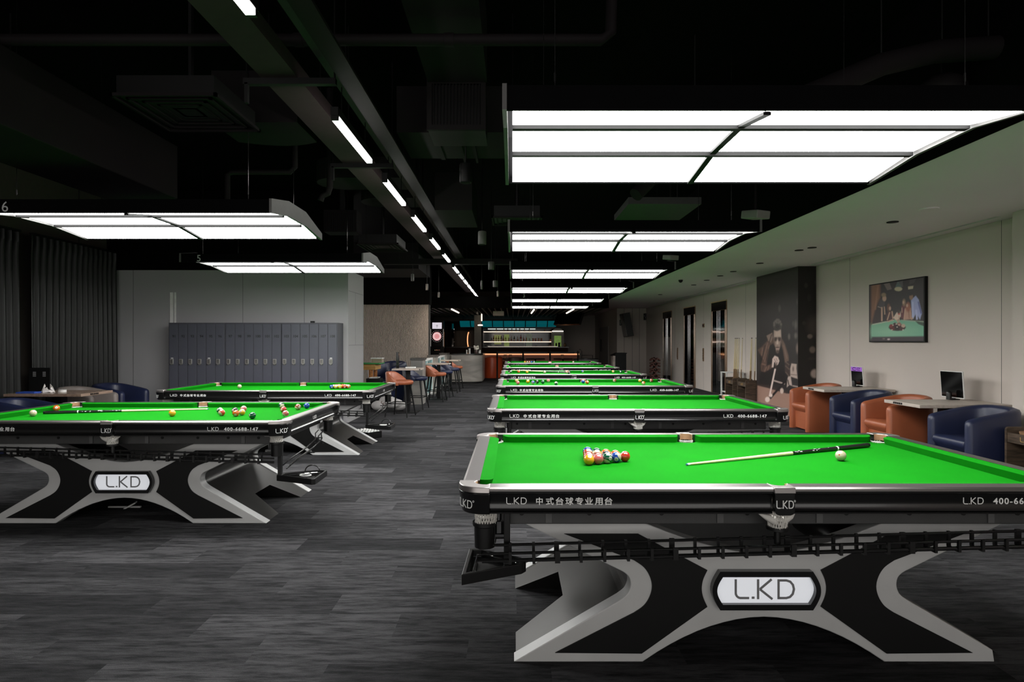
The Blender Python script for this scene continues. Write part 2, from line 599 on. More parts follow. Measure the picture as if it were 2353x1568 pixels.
def lift_door(n, y0, y1):
    """lift entrance on the right wall: bronze frame, dark header, two mirror leaves"""
    z1 = H + 1.112
    r = tag(MB().box(XW - 0.012, XW + 0.01, y0, y1, 0, z1 - 0.03).build('door_%d' % n, M_BRASS, None, 0), kind='structure')
    MB().box(XW - 0.03, XW - 0.005, y0, y1, z1 - 0.03, z1).build('door_head', mat('gold_trim', (0.72, 0.52, 0.30), 0.35, 0.4), r, 0)
    MB().box(XW - 0.016, XW - 0.012, y0 + 0.05, y1 - 0.05, z1 - 0.26, z1 - 0.03).build('header_panel', M_BLACK, r, 0)
    m = (y0 + y1) / 2
    for a, c in ((y0 + 0.14, m - 0.01), (m + 0.01, y1 - 0.14)):
        MB().box(XW - 0.02, XW - 0.012, a, c, 0.01, z1 - 0.27).build('door_leaf', M_MIRROR, r, 0)
    for a in (y0 + 0.06, m - 0.12, m, m + 0.12, y1 - 0.08):
        MB().box(XW - 0.024, XW - 0.012, a - 0.008, a + 0.008, 0.01, z1 - 0.27).build('door_strip', M_CHROME, r, 0)


lift_door(1, 16.19, 17.46)
lift_door(2, 18.98, 20.28)
lift_door(3, 21.80, 23.10)
# staff door in the passage
b = MB(); b.box(4.43, 4.45, 28.3, 31.2, 0, 2.15)
d = struct('door_4', b, mat('grey_door', (0.30, 0.28, 0.27), 0.5))
MB().tube([(4.40, 30.4, 0.95), (4.40, 30.4, 1.55)], 0.02).build('door_handle', M_BLACKM, d)

# ================================================================ BILLIARD LAMPS
LH = 1.11       # half length of the lit field
LY = [-0.58, -0.26, 0.16, 0.58]
LZ = [H + 1.000, H + 1.054, H + 1.052, H + 0.998]


def make_lamp():
    r = thing('billiard_lamp', 'x', 'lamp')
    hx = LH + 0.025
    # housing: front and back fascia and the roof over the arched panels
    b = MB()
    b.box(-hx, hx, -0.615, -0.60, LZ[0] - 0.004, LZ[0] + 0.102)
    b.box(-hx, hx, 0.60, 0.615, LZ[3] - 0.004, LZ[3] + 0.06)
    top = [(-0.60, LZ[0] + 0.095), (LY[1], LZ[1] + 0.105), (LY[2], LZ[2] + 0.105), (0.60, LZ[3] + 0.05)]
    b.prism(top + [(y, z - 0.02) for y, z in top[::-1]], -hx, hx, 'x')
    b.build('housing', M_RIB, r, 0)
    prof = [(-0.625, LZ[0] - 0.006), (LY[1], LZ[1] - 0.012), (LY[2], LZ[2] - 0.012), (0.625, LZ[3] - 0.008),
            (0.625, LZ[3] + 0.055), (LY[2], LZ[2] + 0.115), (LY[1], LZ[1] + 0.115), (-0.625, LZ[0] + 0.106)]
    for s_ in (-1, 1):
        x0 = s_ * hx
        MB().prism(prof, min(x0, x0 + s_ * 0.02), max(x0, x0 + s_ * 0.02), 'x').build('end_plate', M_ENDP, r, 0)
    for i in range(3):
        for s_ in (-1, 1):
            xa, xb = sorted((s_ * 0.012, s_ * LH))
            ya, yb = LY[i] + (0.012 if i else 0), LY[i + 1] - (0.012 if i < 2 else 0)
            t = lambda y: LZ[i] + (LZ[i + 1] - LZ[i]) * (y - LY[i]) / (LY[i + 1] - LY[i])
            b = MB()
            vs = [(xa, ya, t(ya)), (xb, ya, t(ya)), (xb, yb, t(yb)), (xa, yb, t(yb))]
            b.add(vs + [(p[0], p[1], p[2] + 0.012) for p in vs], [(0, 3, 2, 1), (4, 5, 6, 7), (0, 1, 5, 4), (1, 2, 6, 5), (2, 3, 7, 6), (3, 0, 4, 7)])
            b.build('light_panel', M_PANEL, r, 0)
    for i in (1, 2):
        MB().box(-LH, LH, LY[i] - 0.018, LY[i] + 0.018, LZ[i] - 0.022, LZ[i] + 0.004).build('cross_bar', M_CBAR, r, 0)
    b = MB()
    pr = list(zip(LY, LZ))
    b.prism([(y, z - 0.014) for y, z in pr] + [(y, z + 0.002) for y, z in pr[::-1]], -0.017, 0.017, 'x')
    b.build('centre_bar', M_CBAR, r, 0)
    for s_ in (-1, 1):
        for y in (-0.5, 0.5):
            b = MB()
            b.tube([(s_ * 0.92, y, LZ[0] + 0.09), (s_ * 0.92, y, 4.15)], 0.0022, 5)
            b.lathe([(0.006, 0), (0.006, 0.04)], (s_ * 0.92, y, LZ[1] + 0.11), 8)
            b.build('suspension_wire', M_STEEL, r)
    return r


lamp0 = make_lamp()
lamps = [('2', 1.11, 17.155, 'hanging billiard lamp marked 2, over the farthest table before the bar', -0.83),
         ('3', 1.11, 14.235, 'hanging six-panel lamp over the empty table that is second from the bar', -0.83),
         (None, 1.11, 11.315, 'hanging six-panel lamp over the table with a cue lying along it', 0),
         (None, 1.11, 8.395, 'hanging six-panel lamp over the table with balls spread all over', 0),
         (None, 1.11, 5.475, 'hanging six-panel lamp over the bare cloth behind the racked table', 0),
         (None, 1.11, 2.555, 'large hanging six-panel lamp over the table with the racked triangle of balls', 0),
         ('6', -3.02, 4.66, 'hanging billiard lamp with a grey 6 on its front', -0.905),
         ('5', -3.03, 7.59, 'hanging billiard lamp with a grey 5 on its front', -0.90)]
M_NUM = mat('grey_numeral', (0.5, 0.5, 0.5), 0.5)
for i, (num, X, Y, lab, nx) in enumerate(lamps):
    l = lamp0 if i == 0 else None
    if l is None:
        l = lamp0.copy(); col.objects.link(l)
        for ch in lamp0.children:
            if not ch.name.startswith('number'):
                c_ = ch.copy(); c_.parent = l; col.objects.link(c_)
    l.location = (X, Y + 0.68, 0)
    tag(l, lab, 'lamp', 'hanging lamps over the billiard tables')
    if num:
        b = MB()
        put_text(b, num, 0.115, face_y(nx - 0.035, -0.617, LZ[0] + (0.005 if num in '56' else 0.03)), 0.0)
        b.build('number', M_NUM, l, 0)

# ---------------------------------------------------------------- linear lamps on the cable tray
XL, ZL = -1.205, H + 1.5
bars = [(2.0, 2.80)] + [(4.146 + 1.611 * k, 5.128 + 1.611 * k) for k in range(5)] + [(12.40 + 1.33 * k, 13.45 + 1.33 * k) for k in range(7)]
desc = ['linear lamp cut by the top edge of the picture', 'linear lamp hanging left of the big black air vent',
        'linear lamp second along the tray, after the one beside the vent', 'linear lamp third along the tray, above the aisle', 'linear lamp fourth along the tray, above the aisle',
        'linear lamp fifth along the tray, last before the dark cross beam'] + \
       ['%s linear lamp beyond the dark cross beam' % k for k in ('first', 'second', 'third', 'fourth', 'fifth', 'sixth', 'seventh and last')]
for (y0, y1), lab in zip(bars, desc):
    r = thing('linear_lamp', lab, 'lamp', (XL, (y0 + y1) / 2, ZL), 0, 'linear lamps over the aisle')
    hl = (y1 - y0) / 2
    MB().box(-0.026, 0.026, -hl - 0.03, hl + 0.03, 0.03, 0.085).build('housing', M_BLACKM, r, 0)
    MB().box(-0.022, 0.022, -hl, hl, 0.0, 0.03).build('diffuser', M_BAR, r, 0)
    for e in (-1, 1):
        MB().box(-0.024, 0.024, e * (hl + 0.012) - 0.012, e * (hl + 0.012) + 0.012, 0.0, 0.03).build('end_cap', M_BLACKM, r, 0)
        MB().tube([(0, e * hl * 0.7, 0.085), (0, e * hl * 0.7, 0.29)], 0.004, 5).build('hanger', M_STEEL, r)


# ================================================================ BILLIARD TABLES
HL, HW = 1.36, 0.765        # half length and half width of the rails
ZR, ZB = 0.843, 0.798       # rail top and cloth


def cr(pts, n=4):
    """smooth open curve through the points"""
    P_ = [Vector(p) for p in [pts[0]] + list(pts) + [pts[-1]]]
    out = []
    for i in range(1, len(P_) - 2):
        a, b_, c_, d = P_[i - 1:i + 3]
        for k in range(n):
            t = k / n
            q = 0.5 * (2 * b_ + (c_ - a) * t + (2 * a - 5 * b_ + 4 * c_ - d) * t * t + (3 * b_ - a - 3 * c_ + d) * t ** 3)
            out.append((q.x, q.y))
    return out + [tuple(pts[-1])]


def leg_outline(tl=True, tr=True):
    """silhouette of one end panel of the X-shaped pedestal in (x, z); tl / tr: blunt tips"""
    low = [(-0.549, 0.0)] + [(-0.549 + 0.549 * 2 * t, 0.204 * (1 - abs(2 * t - 1) ** 1.9)) for t in np.linspace(0.06, 0.94, 17)] + [(0.549, 0.0)]
    rt = [(1.049, 0.0), (1.041, 0.053)] if tr else [(1.136, 0.0)]
    rt += cr([(0.655, 0.279), (0.622, 0.305), (0.607, 0.335), (0.605, 0.36), (0.612, 0.385), (0.632, 0.405), (0.66, 0.42)]) + [(1.111, 0.640)]
    up = [(0.56 - 1.12 * t, 0.640 - 0.150 * (1 - abs(2 * t - 1) ** 1.6)) for t in np.linspace(0.0, 1.0, 19)]
    lt = mirx([(1.049, 0.0), (1.041, 0.053)] if tl else [(1.136, 0.0)])
    lf = mirx(rt[2 if tr else 1:])
    return [(x, z) for x, z in low] + rt + up + lf + lt


INLAY = [(-0.907, 0.584), (-0.571, 0.584)] + cr([(-0.257, 0.419), (-0.276, 0.378), (-0.283, 0.336), (-0.276, 0.295), (-0.257, 0.253)]) + [(-0.555, 0.0405), (-0.947, 0.044)] + \
    cr([(-0.590, 0.226), (-0.545, 0.258), (-0.518, 0.30), (-0.508, 0.345), (-0.518, 0.39), (-0.545, 0.432), (-0.590, 0.464)])
KNEE = [(1.125, 0.0), (0.88, 0.140)] + cr([(0.64, 0.277), (0.607, 0.303), (0.592, 0.335), (0.590, 0.36), (0.597, 0.387), (0.617, 0.41), (0.65, 0.428)]) + [(1.08, 0.635)]


def pedestal(root, tl, tr):
    for k, yf in enumerate((-0.553, 0.553)):
        s_ = -1 if k == 0 else 1
        b = MB()
        lo, hi = sorted((yf, yf - s_ * 0.085))
        poly = leg_outline(tl, tr) if k == 0 else leg_outline(False, False)
        b.prism(poly, lo, hi, 'y')
        p = b.build('pedestal_panel', M_LEG, root, 30, 0.004)
        for poly in (INLAY, mirx(INLAY)):
            lo, hi = sorted((yf - s_ * 0.002, yf + s_ * 0.006))
            MB().prism(poly, lo, hi, 'y').build('inlay', M_BLACKM, p, 0)
        # lit sign in a black bezel
        def lens(hx, hz, ax):
            return [(-hx, -hz), (hx, -hz)] + [(hx + ax * sin(pi * t), -hz + 2 * hz * t) for t in np.linspace(0.06, 0.94, 12)] + [(hx, hz), (-hx, hz)] + [(-hx - ax * sin(pi * t), hz - 2 * hz * t) for t in np.linspace(0.06, 0.94, 12)]
        cz = 0.336
        out, inn = lens(0.208, 0.087, 0.036), lens(0.196, 0.062, 0.026)
        b = MB()
        n = len(out)
        ya, yb, yc = yf + s_ * 0.001, yf + s_ * 0.034, yf + s_ * 0.010
        vs = [(x, ya, cz + z) for x, z in out] + [(x, yb, cz + z) for x, z in out] + [(x, yb, cz + z) for x, z in inn] + [(x, yc, cz + z) for x, z in inn]
        fs = []
        for q in range(3):
            for i in range(n):
                j = (i + 1) % n
                f = (q * n + i, q * n + j, (q + 1) * n + j, (q + 1) * n + i)
                fs.append(f if s_ < 0 else f[::-1])
        b.add(vs, fs)
        sg = b.build('sign_bezel', M_BLACK, root, 0)
        lo, hi = sorted((yf, yf + s_ * 0.012))
        MB().prism([(x, cz + z) for x, z in lens(0.197, 0.063, 0.027)], lo, hi, 'y').build('sign_plate', M_SIGN, sg, 0)
        b = MB()
        mt = face_y(-0.137, yf - 0.013, cz - 0.045) if k == 0 else Matrix.Translation((0.137, yf + 0.013, cz - 0.045)) @ Matrix.Rotation(pi, 4, 'Z') @ Matrix.Rotation(pi / 2, 4, 'X')
        lkd(b, 0.090, mt, 0.115)
        b.build('sign_lettering', M_SIGNL, sg, 0)
    # side hulls between the two end panels, cut away at the floor so that four feet stand
    for s_ in (-1, 1):
        b = MB()
        Yf, Yb = -0.470, 0.470
        spans = [[(Yf, -0.27), (0.27, Yb)], [(Yf, -0.16), (0.16, Yb)]]
        pts = KNEE
        for i in range(len(pts) - 1):
            (xa, za), (xb, zb) = pts[i], pts[i + 1]
            A = spans[0] if i == 0 else [(Yf, Yb)]
            B = spans[1] if i == 0 else [(Yf, Yb)]
            for (a0, a1), (b0, b1) in zip(A, B):
                q = [(s_ * xa, a0, za), (s_ * xa, a1, za), (s_ * xb, b1, zb), (s_ * xb, b0, zb)]
                b.add(q, [(0, 1, 2, 3) if s_ > 0 else (3, 2, 1, 0)])
                if i == 0:      # underside of the foot
                    iy = a1 if a0 == Yf else a0
                    jy = b1 if b0 == Yf else b0
                    b.add([(s_ * xa, iy, za), (s_ * xb, jy, zb), (s_ * (xb - 0.35), jy, 0.05), (s_ * (xa - 0.45), iy, 0.0)], [(0, 1, 2, 3)])
        b.add([(s_ * 0.88, -0.16, 0.14), (s_ * 0.88, 0.16, 0.14), (s_ * 0.50, 0.16, 0.05), (s_ * 0.50, -0.16, 0.05)], [(0, 1, 2, 3)])
        b.build('pedestal_side', M_HULL, root, 40)


def rail_profile():
    return [(-0.755, ZR), (-0.765, ZR - 0.006), (-0.765, ZR - 0.016), (-0.757, ZR - 0.020), (-0.757, ZR - 0.026), (-0.752, 0.812), (-0.746, 0.79), (-0.745, 0.77),
            (-0.748, 0.752), (-0.754, 0.743), (-0.752, 0.740), (-0.745, 0.738), (-0.752, 0.736), (-0.752, 0.730), (-0.744, 0.727), (-0.70, 0.725), (-0.69, 0.80), (-0.69, ZR)]


def rail_piece(mb, xa, xb, mtx):
    pr = rail_profile()
    n = len(pr)
    vs = [mtx @ Vector((xa, y, z)) for y, z in pr] + [mtx @ Vector((xb, y, z)) for y, z in pr]
    fs = [(i, i + n, (i + 1) % n + n, (i + 1) % n) for i in range(n)]
    mi = [1 if i in (0, 1, n - 1) else 0 for i in range(n)]
    k = len(mb.v)
    mb.v += [tuple(v) for v in vs]
    mb.f += [tuple(q + k for q in f[::-1]) for f in fs] + [tuple(range(k, k + n)), tuple(range(k + 2 * n - 1, k + n - 1, -1))]
    mb.m += mi + [0, 0]


def cushion(mb, xa, xb, ca, cb, mtx):
    """cushion strip from xa to xb along a rail, its jaws rounded back by ca / cb"""
    nose, back = -0.632, -0.692
    row = []
    for t in (0, 0.25, 0.5, 0.75, 1):
        row.append((xa + ca * (1 - cos((1 - t) * pi / 2)) * -0 + ca * (1 - sin(t * pi / 2)) * 0 + ca * t ** 2 * 1.0, back + (nose - back) * sin(t * pi / 2)))
    left = [(xa + ca * (1 - cos(t * pi / 2)), back + (nose - back) * sin(t * pi / 2)) for t in (0, 0.25, 0.5, 0.75, 1)]
    right = [(xb - cb * (1 - cos(t * pi / 2)), back + (nose - back) * sin(t * pi / 2)) for t in (1, 0.75, 0.5, 0.25, 0)]
    top = left + right
    n = len(top)
    zt = lambda y: ZR - 0.001 - 0.006 * (y - back) / (nose - back)
    inset = lambda y: y - 0.012 * (y - back) / (nose - back)
    vs = [(x, y, zt(y)) for x, y in top] + [(x, inset(y), ZB) for x, y in top]
    vs = [mtx @ Vector(p) for p in vs]
    fs = [tuple(range(n))[::-1]] + [(i, (i + 1) % n, (i + 1) % n + n, i + n) for i in range(n)]
    mb.add(vs, fs)


def net_mesh(mb, cx, cy, z0, z1, r0, r1, n=13, mouth=None):
    for d in (-1, 1):
        for k in range(n):
            pts = []
            for i in range(7):
                t = i / 6
                a = 2 * pi * k / n + d * 1.1 * t
                r = r0 + (r1 - r0) * t ** 0.8 + 0.004 * sin(9 * t + k)
                pts.append((cx + r * cos(a), cy + r * sin(a), z0 + (z1 - z0) * t))
            mb.tube(pts, 0.0028, 4, cap=False)
    for t in (0.0, 0.25, 0.5, 0.75, 1.0):
        r = r0 + (r1 - r0) * t ** 0.8
        mb.tube([(cx + r * cos(a), cy + r * sin(a), z0 + (z1 - z0) * t) for a in np.linspace(0, 2 * pi, 14)[:-1]], 0.0032, 4, closed=True)


ID = Matrix.Identity(4)
ROT = lambda a: Matrix.Rotation(a, 4, 'Z')


def make_table(side, tl=True, tr=True, label='x'):
    """side -1: ball tray at the left front corner, +1: at the right front corner"""
    r = thing('billiard_table', label, 'billiard table')
    pedestal(r, tl, tr)
    # sub-frame under the slate
    b = MB(); b.box(-1.20, 1.20, -0.615, 0.615, 0.645, 0.742)
    fr = b.build('frame', M_FRAME, r, 0, 0.004)
    b = MB()
    for x in (-0.98, -0.22, 0.22, 0.98):
        b.box(x - 0.014, x + 0.014, -0.622, -0.612, 0.652, 0.735)
    b.build('bracket', mat('bracket_grey', (0.09, 0.09, 0.09), 0.5), fr, 0)
    for x in (-1.1, -0.80, -0.48, -0.10, 0.34, 0.62, 0.86, 1.1):
        MB().lathe([(0.011, -0.002), (0.011, 0.004)], (x, -0.615, 0.695), 12, axis='y').build('bolt_hole', M_BLACKM, fr)
    # cloth bed with openings at the six pockets
    bx, by, rc, rm = 1.30, 0.705, 0.075, 0.066
    def notch(cx, cy, rr, a0, a1):
        return arc(cx, cy, rr, a0, a1, 8)
    poly = []
    poly += notch(-1.275, -0.68, rc, pi / 2 + 0.3, -0.3)
    poly += [(-0.09, -by)] + notch(0, -0.70, rm, pi, 0) + [(0.09, -by)]
    poly += notch(1.275, -0.68, rc, pi + 0.3, pi / 2 - 0.3)
    poly += notch(1.275, 0.68, rc, -pi / 2 + 0.3, -pi - 0.3)
    poly += [(0.09, by)] + notch(0, 0.70, rm, 0, -pi) + [(-0.09, by)]
    poly += notch(-1.275, 0.68, rc, 0.3, -pi / 2 - 0.3)
    MB().prism(poly, ZB - 0.035, ZB, 'z').build('cloth_bed', M_CLOTH, r, 30)
    MB().box(-1.22, 1.22, -0.60, 0.60, 0.742, ZB - 0.036).build('slate', M_BLACKM, r, 0)
    # six cushions
    for mt, xa, xb, ca, cb in ((ID, -1.205, -0.058, 0.05, 0.03), (ID, 0.058, 1.205, 0.03, 0.05), (ROT(pi), -1.205, -0.058, 0.05, 0.03), (ROT(pi), 0.058, 1.205, 0.03, 0.05)):
        b = MB(); cushion(b, xa, xb, ca, cb, mt); b.build('cushion', M_CLOTH, r, 50)
    for s_ in (-1, 1):
        mt = ROT(s_ * pi / 2) @ Matrix.Translation((0, -(HL - HW), 0))
        b = MB(); cushion(b, -0.61, 0.61, 0.05, 0.05, mt); b.build('cushion', M_CLOTH, r, 50)
    # rails with black aprons
    ap = {}
    for nm, mt, xa, xb in (('f', ID, -1.238, -0.045), ('f2', ID, 0.045, 1.238), ('b', ROT(pi), -1.238, -0.045), ('b2', ROT(pi), 0.045, 1.238)):
        b = MB(); rail_piece(b, xa, xb, mt); ap[nm] = b.build('rail', [M_BLACK, M_SILVER], r, 30)
    for s_ in (-1, 1):
        mt = ROT(s_ * pi / 2) @ Matrix.Translation((0, -(HL - HW), 0))
        b = MB(); rail_piece(b, -0.632, 0.632, mt); ap[s_] = b.build('rail', [M_BLACK, M_SILVER], r, 30)
    # lettering on the long aprons, facing both sides
    for nm, nm2, rot in (('f', 'f2', ID), ('b', 'b2', ROT(pi))):
        b = MB()
        lkd(b, 0.0285, rot @ face_y(-1.167, -0.7475, 0.769), 0.12)
        b.build('emblem', M_LETTER, ap[nm], 0)
        b = MB()
        for q, ch in enumerate('中式台球专业用台'):
            put_text(b, ch, 0.034, rot @ face_y(-1.041 + 0.0413 * q, -0.7475, 0.769), 0.0006, 1.0, 'l', 0.0335 if q else 0.028)
        b.build('lettering', M_LETTER, ap[nm], 0)
        b = MB()
        lkd(b, 0.0285, rot @ face_y(0.7615, -0.7475, 0.769), 0.12)
        b.build('emblem', M_LETTER, ap[nm2], 0)
        b = MB()
        put_text(b, '400-6688-147', 0.036, rot @ face_y(0.889, -0.7475, 0.770), 0.0007, 1.18, 'l', 0.262)
        b.build('lettering', M_LETTER, ap[nm2], 0)
    for s_ in (-1, 1):
        mt = ROT(s_ * pi / 2) @ Matrix.Translation((0, -(HL - HW), 0))
        b = MB(); lkd(b, 0.0285, mt @ face_y(-0.042, -0.7475, 0.769), 0.12); b.build('lettering', M_LETTER, ap[s_], 0)
    # corner castings
    for sx in (-1, 1):
        for sy in (-1, 1):
            mt = Matrix.Diagonal((sx, sy, 1, 1))
            def ring(o):
                out = [(1.236, -0.772 - o)] + arc(1.262, -0.662, 0.110 + o, -pi / 2, 0, 9) + [(1.372 + o, -0.632)]
                inn = [(1.292, -0.632)] + arc(1.252, -0.662, 0.052, 0, -pi / 2, 7) + [(1.236, -0.692)]
                return [p for p in out + inn]
            def cst(z0, z1, o0, o1, m, nm, par, bev=0.003):
                a_, c_ = ring(o0), ring(o1)
                n = len(a_)
                vs = [mt @ Vector((x, y, z0)) for x, y in a_] + [mt @ Vector((x, y, z1)) for x, y in c_]
                fs = [tuple(range(n))[::-1], tuple(range(n, 2 * n))] + [(i, (i + 1) % n, (i + 1) % n + n, i + n) for i in range(n)]
                if sx * sy < 0: fs = [f[::-1] for f in fs]
                return MB().add(vs, fs).build(nm, m, par, 40, bev)
            cp = cst(0.820, ZR + 0.002, 0.003, 0.0, M_CAST, 'corner_cap', r)
            cst(0.728, 0.819, -0.012, 0.003, M_BLACK, 'corner_skirt', cp)
            b = MB()
            lkd(b, 0.034, ID, 0.11, True, sx=0.85)
            aq = {(1, -1): -pi / 4, (-1, -1): -3 * pi / 4, (1, 1): pi / 4, (-1, 1): 3 * pi / 4}[(sx, sy)]
            b.v = [(sx * 1.262 + (0.1075 + q[2]) * cos(aq + (q[0] - 0.053) / 0.1075), sy * 0.662 + (0.1075 + q[2]) * sin(aq + (q[0] - 0.053) / 0.1075), 0.752 + q[1]) for q in b.v]
            b.build('lettering', M_LETTER, cp, 0)
            # leather lip and net
            b = MB()
            a0, a1 = {(1, 1): (-0.5, pi / 2 + 0.5), (-1, 1): (pi / 2 - 0.5, pi + 0.5), (-1, -1): (pi - 0.5, 1.5 * pi + 0.5), (1, -1): (1.5 * pi - 0.5, 2 * pi + 0.5)}[(sx, sy)]
            pts = arc(sx * 1.252, sy * 0.662, 0.0515, a0, a1, 10)
            pin = arc(sx * 1.252, sy * 0.662, 0.046, a1, a0, 10)
            b.prism(pts + pin, ZB + 0.006, ZR - 0.002, 'z')
            b.build('pocket_lip', M_TAN, r, 40)
            b = MB(); net_mesh(b, sx * 1.258, sy * 0.66, ZB + 0.006, 0.668, 0.053, 0.044, 24)
            for q in (0.2, 0.9):
                b.tube([(sx * 1.24, sy * 0.66, 0.72), (sx * (1.19 - 0.02 * q), sy * (0.64 + 0.04 * q), 0.722), (sx * 1.15, sy * (0.63 + 0.05 * q), 0.732)], [0.012, 0.008, 0.002], 5)
            b.build('pocket_net', M_NET, r, 60)
            b = MB(); b.lathe([(0.044, 0.562), (0.046, 0.652), (0.053, 0.657), (0.053, 0.672), (0.044, 0.672), (0.038, 0.58)], (sx * 1.262, sy * 0.66, 0), 18)
            b.build('ball_basket', M_PLASTIC, r, 40)
    # middle pockets
    for sy in (-1, 1):
        mt = Matrix.Diagonal((1, sy, 1, 1))
        pl = [(-0.044, -0.774), (0.044, -0.774), (0.044, -0.690)] + [(0.041 * cos(a), -0.690 - 0.044 * sin(a)) for a in np.linspace(0, pi, 11)] + [(-0.044, -0.690)]
        b = MB(); b.prism(pl, 0.820, ZR + 0.002, 'z', 0, mt); cp = b.build('middle_cap', M_CAST, r, 30, 0.002)
        sh = [(-0.042, 0.8195), (-0.042, 0.742), (-0.036, 0.732), (-0.024, 0.727), (0.024, 0.727), (0.036, 0.732), (0.042, 0.742), (0.042, 0.8195)]
        lo, hi = sorted((sy * 0.740, sy * 0.772))
        MB().prism(sh, lo, hi, 'y').build('middle_shield', M_BLACK, cp, 0, 0.003)
        b = MB()
        lkd(b, 0.034, (ID if sy < 0 else ROT(pi)) @ face_y(-0.037, -0.773, 0.757), 0.115, True, sx=0.70)
        b.build('lettering', M_LETTER, cp, 0)
        a0, a1 = ((-0.15, pi + 0.15) if sy > 0 else (pi - 0.15, 2 * pi + 0.15))
        b = MB(); b.prism(arc(0, sy * 0.690, 0.0405, a0, a1, 10, 0.0435) + arc(0, sy * 0.690, 0.036, a1, a0, 10, 0.039), ZB + 0.008, ZR - 0.002, 'z'); b.build('pocket_lip', M_TAN, r, 40)
        b = MB(); net_mesh(b, 0, sy * 0.700, ZB + 0.006, 0.658, 0.043, 0.035, 22)
        b.tube([(-0.02, sy * 0.715, 0.69), (-0.06, sy * 0.72, 0.708), (-0.09, sy * 0.71, 0.722)], [0.020, 0.012, 0.002], 6)
        b.tube([(0.02, sy * 0.715, 0.69), (0.05, sy * 0.72, 0.708), (0.07, sy * 0.71, 0.722)], [0.018, 0.010, 0.002], 6)
        b.build('pocket_net', M_NET, r, 60)
        b = MB(); b.lathe([(0.040, 0.645), (0.046, 0.648), (0.046, 0.662), (0.036, 0.662), (0.030, 0.645)], (0, sy * 0.695, 0), 16); b.lathe([(0.014, 0.585), (0.014, 0.648)], (0, sy * 0.695, 0), 10)
        b.build('ball_basket', M_PLASTIC, r, 40)
    # ball return: long rails under the near side, short rails under the end, tray at the corner
    s_ = side
    zl, zh = 0.524, 0.592
    ya = -0.735
    b = MB()
    for dy, dz in ((0, 0), (0.0, 0.030), (0.055, 0.048)):
        b.tube([(s_ * 1.27, ya + dy, zl + dz), (-s_ * 1.27, ya + dy, zh + dz)], 0.0088 if dz == 0 else 0.0065, 10)
    rl = b.build('ball_return_rail', M_STEEL, r)
    b = MB()
    clip = None
    for i in range(24):
        t = (i + 0.5) / 24
        x = s_ * 1.2 - s_ * 2.4 * t
        z = zl + (zh - zl) * (s_ * 1.27 - x) / (s_ * 2.54)
        if clip is None:
            c_ = MB()
            c_.box(-0.006, 0.006, -0.012, 0.0, -0.014, 0.036); c_.box(-0.006, 0.006, -0.012, 0.060, -0.014, -0.006); c_.box(-0.006, 0.006, 0.050, 0.062, -0.010, 0.056)
            clip = c_.build('rail_clip', M_PLASTIC, rl, 0)
            clip.location = (x, ya, z)
        else:
            q = clip.copy(); q.location = (x, ya, z); q.scale.x = 1.8 if i % 5 == 2 else 1.0; col.objects.link(q)
    b = MB()
    ex = 1.25 if side < 0 else 1.30
    for o in (-0.028, 0.0, 0.028):
        b.tube([(s_ * (1.20 + o), 0.64, 0.545 + abs(o)), (s_ * (1.24 + o), 0.42, 0.545 + abs(o)), (s_ * (ex + 0.04 + o), 0.12, 0.54 + abs(o)), (s_ * (ex + 0.06 + o), -0.18, 0.515 + abs(o)), (s_ * (ex + 0.02 + o), -0.45, 0.47 + abs(o)), (s_ * (ex + o), -0.56, 0.44 + abs(o))] if side > 0 else [(s_ * (1.20 + o), 0.64, 0.545 + abs(o)), (s_ * (1.24 + o), 0.0, 0.52 + abs(o)), (s_ * (1.25 + o), -0.5, 0.50 + abs(o))], 0.006, 6)
    er = b.build('end_return_rail', M_STEEL, r)
    for y, x in ((0.42, 1.24), (0.12, ex + 0.04), (-0.18, ex + 0.06)) if side > 0 else ((0.40, 1.213), (0.1, 1.235), (-0.3, 1.247)):
        MB().box(s_ * x - 0.04, s_ * x + 0.04, y - 0.008, y + 0.008, 0.496 + (0.03 if y > 0 else 0), 0.506 + (0.03 if y > 0 else 0)).build('rail_clip', M_PLASTIC, er, 0)
    if side < 0:
        tri = [(-1.355, -0.765), (-1.10, -0.640), (-1.08, -0.61), (-1.10, -0.56), (-1.30, -0.44), (-1.345, -0.44)]
    else:
        tri = [(1.225, -0.575), (1.55, -0.715), (1.575, -0.70), (1.575, -0.40), (1.55, -0.37), (1.50, -0.37), (1.235, -0.50)]
    cx_, cy_ = sum(p[0] for p in tri) / len(tri), sum(p[1] for p in tri) / len(tri)
    inn = [(cx_ + (x - cx_) * 0.86, cy_ + (y - cy_) * 0.86) for x, y in tri]
    z0, z1 = (0.432, 0.478) if side < 0 else (0.345, 0.392)
    b = MB()
    n = len(tri)
    vs = [(x, y, z0) for x, y in tri] + [(x, y, z1) for x, y in tri] + [(x, y, z1) for x, y in inn] + [(x, y, z0 + 0.012) for x, y in inn]
    fs = [tuple(range(n))[::-1], tuple(range(3 * n, 4 * n))]
    for q in range(3):
        fs += [(q * n + i, q * n + (i + 1) % n, (q + 1) * n + (i + 1) % n, (q + 1) * n + i) for i in range(n)]
    b.add(vs, fs)
    ty = b.build('ball_tray', M_PLASTIC, r, 0, 0.003)
    b = MB()
    pin = [(cx_ + (x - cx_) * 0.7, cy_ + (y - cy_) * 0.7, z1 - 0.015) for x, y in tri]
    b.tube(pin, 0.004, 6, closed=True)
    b.build('tray_wire', M_CHROME, ty)
    px = s_ * (1.165 if side < 0 else 1.245)
    b = MB(); b.box(px - 0.014, px + 0.014, -0.645 if side < 0 else -0.57, -0.60 if side < 0 else -0.53, z0 + 0.01, 0.73)
    b.build('tray_post', M_PLASTIC, r, 0, 0.003)
    b = MB()
    b.lathe([(0.020, 0.60), (0.034, 0.61), (0.034, 0.66), (0.022, 0.665), (0.022, 0.70)], (s_ * 1.205, -0.60, 0), 16)
